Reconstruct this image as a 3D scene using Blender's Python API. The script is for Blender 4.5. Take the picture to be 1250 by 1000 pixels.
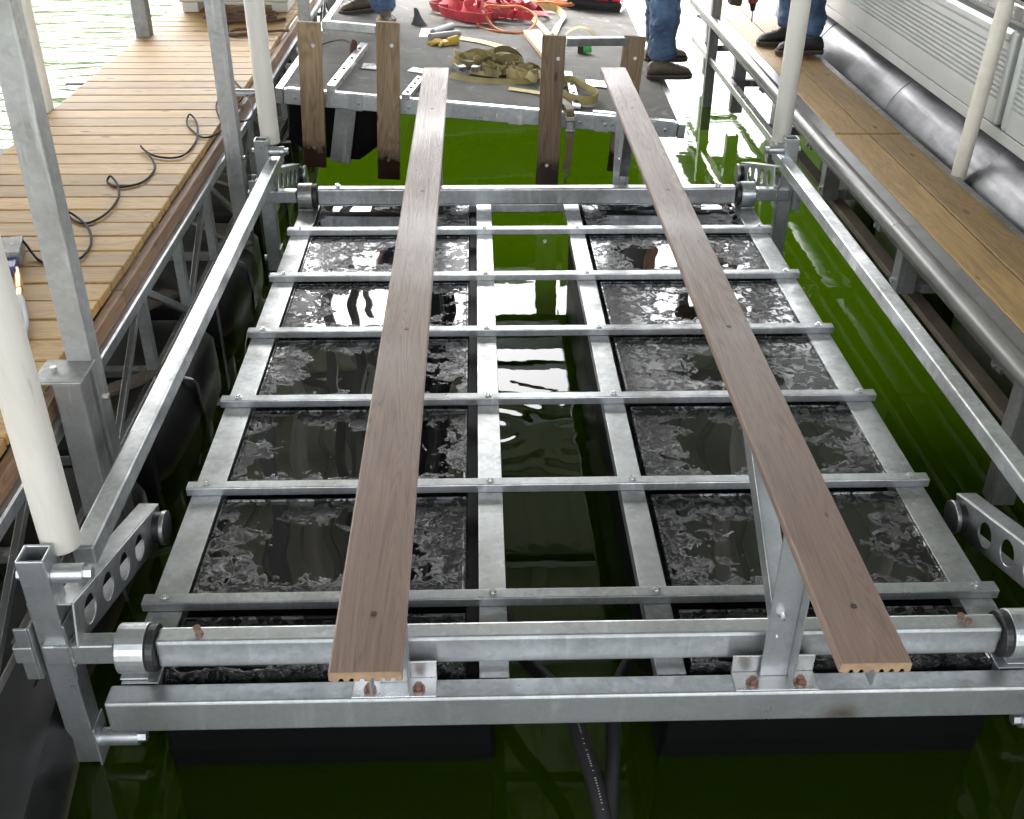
import bpy, bmesh, math, random
from mathutils import Vector, Matrix, Quaternion, noise
random.seed(7)
S = bpy.context.scene
COL = S.collection
R = math.radians
WZ = -.41                      # water level; z = 0 is the top of the lift's cross bars

for o_ in list(bpy.data.objects): bpy.data.objects.remove(o_)
# ------------------------------------------------------------------ camera
cd = bpy.data.cameras.new('camera'); cam = bpy.data.objects.new('camera', cd); COL.objects.link(cam)
S.camera = cam
cd.sensor_fit = 'HORIZONTAL'; cd.sensor_width = 36.0; cd.lens = 36.0*1304.79/1250.0
cd.clip_start = .05; cd.clip_end = 3000
p_, y_, r_ = .5513, -.0347, .0078
fwd = Vector((-math.sin(y_)*math.cos(p_), math.cos(y_)*math.cos(p_), -math.sin(p_)))
rt = Vector((math.cos(y_), math.sin(y_), 0)); up = rt.cross(fwd)
rt2 = math.cos(r_)*rt + math.sin(r_)*up; up2 = -math.sin(r_)*rt + math.cos(r_)*up
cam.matrix_world = Matrix(((rt2.x, up2.x, -fwd.x, -.267), (rt2.y, up2.y, -fwd.y, -2.3456),
                           (rt2.z, up2.z, -fwd.z, 2.0643), (0, 0, 0, 1)))
# ------------------------------------------------------------------ sky, sun, exposure
SUN_EL, SUN_AZ = 52.0, -25.0      # degrees; azimuth measured from +Y, negative towards -X
w = bpy.data.worlds.new('World'); S.world = w; w.use_nodes = True
nt = w.node_tree; nt.nodes.clear()
sky = nt.nodes.new('ShaderNodeTexSky'); sky.sky_type = 'NISHITA'; sky.sun_disc = False
sky.sun_elevation = R(SUN_EL); sky.sun_rotation = R(SUN_AZ); sky.dust_density = 5.0; sky.air_density = 1.2
hs = nt.nodes.new('ShaderNodeHueSaturation'); hs.inputs['Saturation'].default_value = .22
bg = nt.nodes.new('ShaderNodeBackground'); bg.inputs['Strength'].default_value = .13
wo = nt.nodes.new('ShaderNodeOutputWorld')
nt.links.new(sky.outputs[0], hs.inputs['Color']); nt.links.new(hs.outputs[0], bg.inputs['Color'])
nt.links.new(bg.outputs[0], wo.inputs['Surface'])
sl = bpy.data.lights.new('sun', 'SUN'); sl.energy = .5; sl.angle = R(18); sl.color = (1, .96, .9)
so = bpy.data.objects.new('sun', sl); COL.objects.link(so)
sd = Vector((math.sin(R(SUN_AZ))*math.cos(R(SUN_EL)), math.cos(R(SUN_AZ))*math.cos(R(SUN_EL)), math.sin(R(SUN_EL))))
so.rotation_euler = sd.to_track_quat('Z', 'Y').to_euler(); so.location = (0, 0, 30)
S.view_settings.view_transform = 'Standard'; S.view_settings.look = 'None'
S.view_settings.gamma = 1.0; S.view_settings.use_curve_mapping = False
S.view_settings.exposure = 3.6
S.render.engine = 'CYCLES'
S.cycles.max_bounces = 10; S.cycles.diffuse_bounces = 5; S.cycles.transparent_max_bounces = 12
S.cycles.sample_clamp_indirect = 8

# ------------------------------------------------------------------ materials
def mat(name):
    m = bpy.data.materials.new(name); m.use_nodes = True
    n = m.node_tree; b = n.nodes['Principled BSDF']
    return m, n, b
def nd(n, t, **kw):
    o = n.nodes.new(t)
    for k, v in kw.items():
        if k.startswith('i_'): o.inputs[k[2:].replace('_', ' ')].default_value = v
        else: setattr(o, k, v)
    return o
def lk(n, a, b): n.links.new(a, b)
def coords(n, scale=(1, 1, 1), rnd=True, kind='Object'):
    tc = nd(n, 'ShaderNodeTexCoord'); mp = nd(n, 'ShaderNodeMapping'); mp.inputs['Scale'].default_value = scale
    if rnd:
        oi = nd(n, 'ShaderNodeObjectInfo'); mu = nd(n, 'ShaderNodeVectorMath', operation='SCALE')
        cx = nd(n, 'ShaderNodeCombineXYZ'); 
        for k in range(3): lk(n, oi.outputs['Random'], cx.inputs[k])
        lk(n, cx.outputs[0], mu.inputs[0]); mu.inputs['Scale'].default_value = 37.0
        ad = nd(n, 'ShaderNodeVectorMath', operation='ADD'); lk(n, tc.outputs[kind], ad.inputs[0]); lk(n, mu.outputs[0], ad.inputs[1])
        lk(n, ad.outputs[0], mp.inputs['Vector'])
    else: lk(n, tc.outputs[kind], mp.inputs['Vector'])
    return mp.outputs[0]
def noise_t(n, vec, scale, detail=4, rough=.55, dist=0):
    t = nd(n, 'ShaderNodeTexNoise', i_Scale=scale, i_Detail=detail, i_Roughness=rough, i_Distortion=dist)
    lk(n, vec, t.inputs['Vector']); return t.outputs['Fac']
def ramp(n, fac, stops):
    r = nd(n, 'ShaderNodeValToRGB'); e = r.color_ramp.elements
    while len(e) < len(stops): e.new(.5)
    for i, (p, c) in enumerate(stops):
        e[i].position = p; e[i].color = (c, c, c, 1) if isinstance(c, (int, float)) else (*c, 1)
    lk(n, fac, r.inputs['Fac']); return r.outputs['Color']
def mix(n, fac, a, b, mode='MIX'):
    m = nd(n, 'ShaderNodeMix', data_type='RGBA', blend_type=mode)
    def s(i, v):
        if isinstance(v, (int, float)): m.inputs[i].default_value = v if i == 0 else (v, v, v, 1)
        elif isinstance(v, tuple): m.inputs[i].default_value = (*v, 1)
        else: lk(n, v, m.inputs[i])
    s(0, fac); s(6, a); s(7, b); return m.outputs[2]
def math_(n, op, a, b=None):
    m = nd(n, 'ShaderNodeMath', operation=op)
    for i, v in enumerate((a, b)):
        if v is None: continue
        if isinstance(v, (int, float)): m.inputs[i].default_value = v
        else: lk(n, v, m.inputs[i])
    return m.outputs[0]
def bump(n, b, h, strength=.3, dist=.01):
    bp = nd(n, 'ShaderNodeBump', i_Strength=strength, i_Distance=dist); lk(n, h, bp.inputs['Height'])
    lk(n, bp.outputs[0], b.inputs['Normal']); return bp
def objrand(n): return nd(n, 'ShaderNodeObjectInfo').outputs['Random']

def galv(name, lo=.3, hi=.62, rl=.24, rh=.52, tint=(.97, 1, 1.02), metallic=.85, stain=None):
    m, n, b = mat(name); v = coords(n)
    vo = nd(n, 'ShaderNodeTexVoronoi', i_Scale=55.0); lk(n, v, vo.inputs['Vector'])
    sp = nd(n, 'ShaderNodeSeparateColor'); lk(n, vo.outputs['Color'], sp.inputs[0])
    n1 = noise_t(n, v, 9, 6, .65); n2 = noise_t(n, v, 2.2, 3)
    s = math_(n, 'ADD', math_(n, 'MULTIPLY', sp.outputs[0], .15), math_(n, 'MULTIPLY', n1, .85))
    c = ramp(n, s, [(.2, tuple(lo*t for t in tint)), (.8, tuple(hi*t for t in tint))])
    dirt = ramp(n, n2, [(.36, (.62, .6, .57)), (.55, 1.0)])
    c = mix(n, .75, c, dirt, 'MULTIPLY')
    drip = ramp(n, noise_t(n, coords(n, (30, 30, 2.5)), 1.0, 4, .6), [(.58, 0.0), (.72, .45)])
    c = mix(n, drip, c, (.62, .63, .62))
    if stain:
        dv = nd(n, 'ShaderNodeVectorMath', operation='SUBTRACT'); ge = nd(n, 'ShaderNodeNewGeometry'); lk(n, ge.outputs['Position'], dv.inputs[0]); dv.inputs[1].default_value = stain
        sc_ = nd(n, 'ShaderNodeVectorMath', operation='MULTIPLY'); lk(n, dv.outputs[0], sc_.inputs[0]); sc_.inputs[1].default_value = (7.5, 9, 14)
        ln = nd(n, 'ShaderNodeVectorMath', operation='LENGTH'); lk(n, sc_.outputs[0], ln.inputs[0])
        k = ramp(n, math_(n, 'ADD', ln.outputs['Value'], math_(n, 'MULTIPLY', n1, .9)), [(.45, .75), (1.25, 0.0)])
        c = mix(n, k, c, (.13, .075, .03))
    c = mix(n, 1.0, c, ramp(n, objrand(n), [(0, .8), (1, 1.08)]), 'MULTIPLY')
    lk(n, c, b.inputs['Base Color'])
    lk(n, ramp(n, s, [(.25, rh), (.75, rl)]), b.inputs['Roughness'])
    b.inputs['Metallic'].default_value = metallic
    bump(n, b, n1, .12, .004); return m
def plain(name, col, rough=.5, metallic=0, nscale=0, var=.25, bs=0):
    m, n, b = mat(name); b.inputs['Roughness'].default_value = rough; b.inputs['Metallic'].default_value = metallic
    b.inputs['Base Color'].default_value = (*col, 1)
    if nscale:
        v = coords(n); f = noise_t(n, v, nscale, 6, .6)
        lk(n, ramp(n, f, [(.3, tuple(c*(1-var) for c in col)), (.7, tuple(min(1, c*(1+var)) for c in col))]), b.inputs['Base Color'])
        if bs: bump(n, b, f, bs, .005)
    return m
def wood(name, axis, cols, rough=.6, stain=None):
    m, n, b = mat(name)
    sc = [1.0]*3; sc = [26, 26, 26]; sc[axis] = 1.6
    v = coords(n, tuple(sc)); v2 = coords(n)
    g = noise_t(n, v, 1.0, 5, .62, .7); g2 = noise_t(n, v2, 2.6, 4)
    sc3 = [9, 9, 9]; sc3[axis] = 1.1
    v3 = coords(n, tuple(sc3)); wv = nd(n, 'ShaderNodeTexNoise', i_Scale=1.0, i_Detail=1.0, i_Distortion=1.6); lk(n, v3, wv.inputs['Vector'])
    rings = math_(n, 'PINGPONG', math_(n, 'MULTIPLY', wv.outputs['Fac'], 9.0), .5)
    f = math_(n, 'ADD', math_(n, 'MULTIPLY', g, .65), math_(n, 'MULTIPLY', rings, .5))
    c = ramp(n, f, [(.2, cols[0]), (.5, cols[1]), (.78, cols[2])])
    c = mix(n, .5, c, ramp(n, g2, [(.35, (.72, .7, .68)), (.6, 1.0)]), 'MULTIPLY')
    c = mix(n, 1.0, c, ramp(n, objrand(n), [(0, (.7, .68, .66)), (.5, (.95, .93, .9)), (1, (1.12, 1.1, 1.06))]), 'MULTIPLY')
    vo = nd(n, 'ShaderNodeTexVoronoi', i_Scale=1.0); sck = [9, 9, 9]; sck[axis] = 3.5
    lk(n, coords(n, tuple(sck)), vo.inputs['Vector'])
    c = mix(n, ramp(n, vo.outputs['Distance'], [(.07, 1.0), (.13, 0.0)]), c, tuple(x*.35 for x in cols[0]))
    if stain:
        tc = nd(n, 'ShaderNodeTexCoord'); sx = nd(n, 'ShaderNodeSeparateXYZ'); lk(n, tc.outputs['Generated'], sx.inputs[0])
        st = math_(n, 'ADD', sx.outputs[2], math_(n, 'MULTIPLY', noise_t(n, v2, 16, 5), .22))
        k = ramp(n, st, [(.24, 1.0), (.31, 0.0)])
        c = mix(n, k, c, stain)
        lk(n, mix(n, k, rough, .25), b.inputs['Roughness'])
    else: b.inputs['Roughness'].default_value = rough
    lk(n, c, b.inputs['Base Color'])
    bump(n, b, f, .35, .003); return m

M = {}
M['galv'] = galv('galvanised_steel')
M['galv_stained'] = galv('rust_marked_steel', stain=(.69, -.372, -.115))
M['galv_dull'] = galv('dull_galvanised_steel', .22, .36, .4, .6, (1, 1, .98), .7)
M['galv_dark'] = galv('dark_old_steel', .16, .27, .45, .65, (1, .98, .94), .6)  # darker, rougher steel tone for old members and small hardware
M['alu'] = galv('mill_aluminium', .6, .75, .22, .38, (1, 1, 1), .9)
M['bolt'] = plain('zinc_bolt', (.6, .6, .6), .25, .9)
M['copper'] = plain('coppery_bolt', (.3, .19, .15), .35, .8, 60, .2)
M['pvc'] = plain('white_pvc', (.47, .445, .41), .38, 0, 3.5, .1)
def pvc():
    m, n, b = mat('scuffed_white_pvc'); v = coords(n)
    a = noise_t(n, coords(n, (7, 7, 1.2)), 1.0, 6, .65, .5); g = noise_t(n, coords(n, (24, 24, 3)), 1.0, 5, .7)
    c = ramp(n, a, [(.32, (.4, .375, .335)), (.6, (.49, .465, .425))])
    c = mix(n, ramp(n, g, [(.63, 0.0), (.72, .55)]), c, (.24, .215, .18))
    lk(n, c, b.inputs['Base Color']); lk(n, ramp(n, a, [(.3, .5), (.7, .3)]), b.inputs['Roughness']); bump(n, b, a, .15, .004); return m
M['pvc'] = pvc()
M['pvc_old'] = plain('old_beige_pvc', (.5, .47, .4), .4, 0, 6, .18)
M['rubber'] = plain('black_rubber', (.012, .012, .012), .45)
M['hose'] = plain('hose_rubber', (.008, .007, .008), .7)
M['hose'].node_tree.nodes['Principled BSDF'].inputs['Specular IOR Level'].default_value = .2
M['darkplastic'] = plain('black_plastic', (.0015, .0015, .0017), .6, 0, 7, .3)
M['dockwood_x'] = wood('dock_planks', 0, ((.25, .135, .035), (.37, .22, .066), (.44, .285, .098)))
M['dockwood_y'] = wood('bench_planks', 1, ((.23, .13, .04), (.36, .225, .08), (.43, .29, .12)))
M['stringer'] = wood('stringer_wood', 1, ((.14, .075, .04), (.25, .145, .08), (.32, .2, .12)))
M['oldwood'] = wood('weathered_uprights', 2, ((.1, .066, .035), (.19, .13, .075), (.26, .19, .12)), .7, (.03, .014, .008))
M['tanwood'] = wood('pale_board', 1, ((.45, .33, .2), (.6, .46, .3), (.66, .52, .36)))
M['deadwood'] = wood('dead_wood', 1, ((.05, .04, .03), (.1, .08, .06), (.14, .11, .08)))

def tank_mat():
    m, n, b = mat('wet_black_tank')
    v = coords(n)
    tc = nd(n, 'ShaderNodeTexCoord'); sx = nd(n, 'ShaderNodeSeparateXYZ'); lk(n, tc.outputs['Generated'], sx.inputs[0])
    rn = objrand(n)
    dx = math_(n, 'ABSOLUTE', math_(n, 'SUBTRACT', sx.outputs[0], .5)); dy = math_(n, 'ABSOLUTE', math_(n, 'SUBTRACT', sx.outputs[1], .48))
    d = math_(n, 'MAXIMUM', math_(n, 'MULTIPLY', dx, 2.0), math_(n, 'MULTIPLY', dy, 2.15))
    f1 = noise_t(n, v, 3.4, 2, .5, .3); f2 = noise_t(n, v, 13, 6, .66, .5)
    f = math_(n, 'ADD', math_(n, 'MULTIPLY', f1, .5), math_(n, 'MULTIPLY', f2, .6))
    val = math_(n, 'ADD', f, math_(n, 'MULTIPLY', math_(n, 'SUBTRACT', .66, d), .34))
    val = math_(n, 'ADD', val, math_(n, 'MULTIPLY', math_(n, 'SUBTRACT', rn, .42), .15))
    wet = ramp(n, val, [(.545, 0.0), (.552, 1.0)])
    lip = ramp(n, val, [(.51, 0.0), (.545, 1.0), (.57, .55)])
    fine = noise_t(n, v, 110, 2, .6); f3 = noise_t(n, v, 24, 5, .66, .8); f4 = noise_t(n, v, 48, 3, .6)
    film = ramp(n, math_(n, 'ADD', math_(n, 'MULTIPLY', f3, .8), math_(n, 'MULTIPLY', f1, .25)), [(.51, 0.0), (.525, 1.0)])
    drycol = mix(n, film, .006, .018)
    lk(n, mix(n, wet, drycol, .004), b.inputs['Base Color'])
    dryr = mix(n, film, .3, .15)
    lk(n, mix(n, wet, dryr, .012), b.inputs['Roughness'])
    inv = math_(n, 'SUBTRACT', 1.0, wet)
    drops = ramp(n, fine, [(.57, 0.0), (.64, 1.0)])
    h = math_(n, 'ADD', lip, math_(n, 'MULTIPLY', inv, math_(n, 'ADD', math_(n, 'MULTIPLY', drops, .5), math_(n, 'ADD', math_(n, 'MULTIPLY', film, .35), math_(n, 'MULTIPLY', f4, .14)))))
    bump(n, b, h, .7, .003)
    lk(n, mix(n, wet, mix(n, film, .14, .85), .5), b.inputs['Specular IOR Level'])
    b.inputs['IOR'].default_value = 1.5
    return m
M['tank'] = tank_mat()

def board_mat():
    m, n, b = mat('brown_composite')
    v = coords(n, (70, 3.0, 70)); v2 = coords(n)
    g = noise_t(n, v, 1.0, 5, .6, 1.2); g2 = noise_t(n, v2, 1.4, 3)
    v3 = coords(n, (13, .55, 13)); t = nd(n, 'ShaderNodeTexNoise', i_Scale=1.0, i_Detail=1.5, i_Distortion=1.3); lk(n, v3, t.inputs['Vector'])
    ring = math_(n, 'PINGPONG', math_(n, 'MULTIPLY', t.outputs['Fac'], 26.0), .5)
    f = math_(n, 'ADD', math_(n, 'MULTIPLY', g, .72), math_(n, 'MULTIPLY', ring, .5))
    c = ramp(n, f, [(.2, (.092, .056, .039)), (.45, (.155, .095, .068)), (.75, (.19, .12, .09))])
    c = mix(n, .6, c, ramp(n, g2, [(.35, (.68, .67, .68)), (.62, 1.08)]), 'MULTIPLY')
    scuff = ramp(n, noise_t(n, coords(n, (60, 14, 60)), 1.0, 6, .7), [(.70, 0.0), (.74, 1.0)])
    c = mix(n, math_(n, 'MULTIPLY', scuff, .6), c, (.3, .24, .2))
    lk(n, c, b.inputs['Base Color'])
    lk(n, mix(n, ramp(n, g2, [(.4, 1.0), (.55, 0.0)]), ramp(n, f, [(.2, .62), (.8, .45)]), .42), b.inputs['Roughness'])
    vo = nd(n, 'ShaderNodeTexVoronoi', i_Scale=1.0); lk(n, coords(n, (16, 5, 16)), vo.inputs['Vector'])
    pit = ramp(n, math_(n, 'ADD', vo.outputs['Distance'], math_(n, 'MULTIPLY', noise_t(n, v2, 60, 3), .12)), [(.1, 1.0), (.13, 0.0)])
    lk(n, mix(n, pit, c, (.03, .018, .012)), b.inputs['Base Color'])
    b.inputs['Sheen Weight'].default_value = .08; b.inputs['Sheen Roughness'].default_value = .4
    bump(n, b, f, .7, .003); return m
M['board'] = board_mat()
M['board_core'] = plain('composite_core', (.21, .135, .08), .7, 0, 40, .25)

def carpet():
    m, n, b = mat('worn_grey_carpet'); v = coords(n, rnd=False)
    a = noise_t(n, v, 2.0, 7, .68, .4); f = noise_t(n, v, 150, 3, .7); s2 = noise_t(n, v, 5, 6, .7, 1.0); st = noise_t(n, v, 1.1, 5, .6)
    c = ramp(n, a, [(.3, (.062, .06, .057)), (.7, (.125, .12, .113))])
    c = mix(n, ramp(n, s2, [(.56, 0.0), (.68, .55)]), c, (.26, .25, .235))
    c = mix(n, ramp(n, st, [(.6, 0.0), (.68, .55)]), c, (.04, .033, .026))
    c = mix(n, .8, c, ramp(n, f, [(.35, .55), (.65, 1.35)]), 'MULTIPLY')
    lk(n, c, b.inputs['Base Color']); b.inputs['Roughness'].default_value = .95; bump(n, b, f, .6, .006); return m
M['carpet'] = carpet()

def web(name, col, rough=.75):
    m, n, b = mat(name); v = coords(n)
    a = noise_t(n, v, 9, 5, .6); wv = nd(n, 'ShaderNodeTexWave', i_Scale=160.0); lk(n, v, wv.inputs['Vector'])
    c = ramp(n, a, [(.3, tuple(x*.62 for x in col)), (.68, col)])
    lk(n, c, b.inputs['Base Color']); b.inputs['Roughness'].default_value = rough
    bump(n, b, wv.outputs['Fac'], .25, .001); return m
M['red_web'] = web('red_webbing', (.5, .045, .06))
M['tan_web'] = web('khaki_webbing', (.36, .29, .12))
M['orange'] = web('orange_cord', (.6, .2, .07))
M['yellow_web'] = web('pale_yellow_webbing', (.62, .5, .2))
M['glove'] = web('glove_yellow', (.55, .36, .06))
def denim():
    m, n, b = mat('blue_denim'); v = coords(n)
    a = noise_t(n, v, 5, 5, .6); f = noise_t(n, coords(n, (500, 500, 120)), 1, 2)
    wr = noise_t(n, coords(n, (6, 6, 17)), 1.0, 4, .55, 1.2)
    c = ramp(n, a, [(.3, (.022, .04, .085)), (.7, (.075, .13, .23))])
    c = mix(n, .3, c, ramp(n, wr, [(.4, .7), (.62, 1.3)]), 'MULTIPLY')
    c = mix(n, .6, c, ramp(n, f, [(.35, .65), (.65, 1.25)]), 'MULTIPLY')
    lk(n, c, b.inputs['Base Color']); b.inputs['Roughness'].default_value = .85; bump(n, b, wr, .9, .022); return m
M['denim'] = denim()
M['skin'] = plain('skin', (.42, .22, .15), .5, 0, 14, .12)
M['boot'] = plain('brown_boot_leather', (.085, .066, .046), .6, 0, 18, .35, .4)
M['sole'] = plain('dark_sole', (.03, .025, .02), .8)
M['lace'] = plain('tan_laces', (.2, .16, .1), .8)
M['welt'] = plain('stitched_welt', (.12, .085, .05), .7)
M['sneaker'] = plain('dark_sneaker', (.022, .02, .02), .65, 0, 30, .4, .4)
M['shirt_grey'] = plain('grey_shirt', (.2, .2, .21), .9, 0, 12, .15)
M['shirt_navy'] = plain('navy_shirt', (.03, .04, .08), .9, 0, 12, .2)
M['shirt_white'] = plain('white_shirt', (.6, .6, .58), .9, 0, 12, .08)
M['hair'] = plain('brown_hair', (.05, .03, .018), .7, 0, 60, .4)
M['eye'] = plain('eye', (.02, .015, .012), .2)
M['drill'] = plain('drill_red', (.2, .035, .022), .45, 0, 20, .25)
M['redbag'] = plain('red_canvas', (.55, .02, .03), .8, 0, 30, .2)
M['blackbag'] = plain('black_canvas', (.02, .02, .022), .8, 0, 30, .3)
M['green'] = plain('green_plastic', (.05, .4, .06), .4)
M['brass'] = plain('brass', (.4, .25, .09), .3, .9)
M['blue'] = plain('blue_label', (.03, .03, .12), .4)
M['box'] = plain('beige_dock_box', (.4, .375, .33), .55, 0, 5, .05)
M['darkplastic'].node_tree.nodes['Principled BSDF'].inputs['Specular IOR Level'].default_value = .12
M['rust'] = plain('rusty_iron', (.09, .045, .03), .8, .2, 30, .4)
M['brownpipe'] = plain('stained_tube', (.13, .105, .075), .7, .1, 8, .3)
M['white_sheet'] = plain('white_sheet', (.7, .7, .68), .6)
M['bumper'] = plain('grey_rubber_bumper', (.12, .115, .11), .33, 0, 7, .3)
M['yellow_plastic'] = plain('yellow_plastic', (.6, .4, .03), .4)
M['siding'] = plain('pale_fence_panel', (.4, .41, .4), .4, .3, 3, .08)
def tube_mat():
    m, n, b = mat('pontoon_aluminium'); v = coords(n, (1, 1, 1), False)
    a = noise_t(n, v, 2.2, 6, .62); s = noise_t(n, coords(n, (9, .8, 9), False), 2.0, 4, .6)
    d = noise_t(n, v, 11, 5, .65)
    lk(n, ramp(n, a, [(.33, (.08, .08, .088)), (.66, (.2, .2, .212))]), b.inputs['Base Color'])
    lk(n, ramp(n, s, [(.35, .3), (.68, .56)]), b.inputs['Roughness']); b.inputs['Metallic'].default_value = .65
    bump(n, b, math_(n, 'ADD', a, math_(n, 'MULTIPLY', d, .15)), .3, .02); return m
M['tube'] = tube_mat()
M['roof'] = plain('roof_sheet', (.62, .63, .63), .45, .15, 2, .12)
M['roofbeam'] = plain('roof_steel', (.3, .31, .31), .5, .4, 4, .15)
def float_mat():
    m, n, b = mat('dock_float_plastic'); v = coords(n)
    a = noise_t(n, v, 5, 6, .62)
    tc = nd(n, 'ShaderNodeTexCoord'); sx = nd(n, 'ShaderNodeSeparateXYZ'); lk(n, tc.outputs['Object'], sx.inputs[0])
    zz = math_(n, 'ADD', sx.outputs[2], math_(n, 'MULTIPLY', a, .09))
    c = ramp(n, a, [(.3, .008), (.7, .024)])
    c = mix(n, ramp(n, math_(n, 'ADD', zz, .5), [(.555, 1.0), (.6, 0.0)]), c, (.085, .07, .035))
    lk(n, c, b.inputs['Base Color']); lk(n, ramp(n, a, [(.3, .32), (.7, .55)]), b.inputs['Roughness']); b.inputs['Specular IOR Level'].default_value = .45; return m
M['float'] = float_mat()
M['seam'] = plain('seam_with_glint', (.09, .09, .09), .2)  # mould seams paler than the float plastic: their glint put into the colour

def water():
    m = bpy.data.materials.new('green_lake_water'); m.use_nodes = True; n = m.node_tree; n.nodes.clear()
    out = nd(n, 'ShaderNodeOutputMaterial')
    ge = nd(n, 'ShaderNodeNewGeometry'); sp = nd(n, 'ShaderNodeSeparateXYZ'); lk(n, ge.outputs['Position'], sp.inputs[0])
    v = ge.outputs['Position']
    mp = nd(n, 'ShaderNodeMapping'); mp.inputs['Rotation'].default_value = (0, 0, R(-28)); mp.inputs['Scale'].default_value = (.55, 1.9, 1); lk(n, v, mp.inputs['Vector'])
    a = noise_t(n, mp.outputs[0], 2.6, 5, .55, .3)
    small = noise_t(n, v, 1.7, 3, .5, .6); small2 = noise_t(n, v, 6.0, 2, .5, .5)
    far = math_(n, 'MAXIMUM', ramp(n, math_(n, 'MULTIPLY', sp.outputs[0], -.1), [(.25, 0.0), (.36, 1.0)]),
                ramp(n, math_(n, 'MULTIPLY', sp.outputs[1], .1), [(.55, 0.0), (1.0, .7)]))
    h = math_(n, 'ADD', math_(n, 'MULTIPLY', math_(n, 'MULTIPLY', a, far), .085),
              math_(n, 'ADD', math_(n, 'MULTIPLY', small, .0045), math_(n, 'MULTIPLY', small2, .0014)))
    for cx, cy, amp in ((-.2, 1.52, .0022), (.12, 1.38, .0012), (1.5, 2.9, .001)):
        dv = nd(n, 'ShaderNodeVectorMath', operation='DISTANCE'); lk(n, v, dv.inputs[0]); dv.inputs[1].default_value = (cx, cy, WZ)
        r0 = dv.outputs['Value']
        ww = math_(n, 'MULTIPLY', math_(n, 'SINE', math_(n, 'MULTIPLY', r0, 62.0)), math_(n, 'POWER', 2.718, math_(n, 'MULTIPLY', r0, -6.5)))
        h = math_(n, 'ADD', h, math_(n, 'MULTIPLY', ww, amp))
    bp = nd(n, 'ShaderNodeBump', i_Strength=1.0, i_Distance=.55); lk(n, h, bp.inputs['Height'])
    gl = nd(n, 'ShaderNodeBsdfGlossy'); gl.inputs['Roughness'].default_value = .012; lk(n, bp.outputs[0], gl.inputs['Normal'])
    gl.inputs['Color'].default_value = (1, 1, 1, 1)
    df = nd(n, 'ShaderNodeBsdfDiffuse'); 
    murk = ramp(n, noise_t(n, v, .9, 4, .6), [(.35, (.024, .049, .0005)), (.65, (.036, .07, .0009))])
    lk(n, murk, df.inputs['Color'])
    tr = nd(n, 'ShaderNodeBsdfTransparent'); tr.inputs['Color'].default_value = (.5, .62, .1, 1)
    mx = nd(n, 'ShaderNodeMixShader'); mx.inputs[0].default_value = .74
    lk(n, df.outputs[0], mx.inputs[1]); lk(n, tr.outputs[0], mx.inputs[2])
    fr = nd(n, 'ShaderNodeFresnel', i_IOR=1.34); lk(n, bp.outputs[0], fr.inputs['Normal'])
    m2 = nd(n, 'ShaderNodeMixShader'); lk(n, fr.outputs[0], m2.inputs[0]); lk(n, mx.outputs[0], m2.inputs[1]); lk(n, gl.outputs[0], m2.inputs[2])
    lk(n, m2.outputs[0], out.inputs['Surface']); return m
M['water'] = water()
M['bed'] = plain('lake_bed', (.032, .056, .002), 1)
M['hill'] = plain('wooded_hill', (.075, .1, .035), 1, 0, .15, .5)

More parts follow.
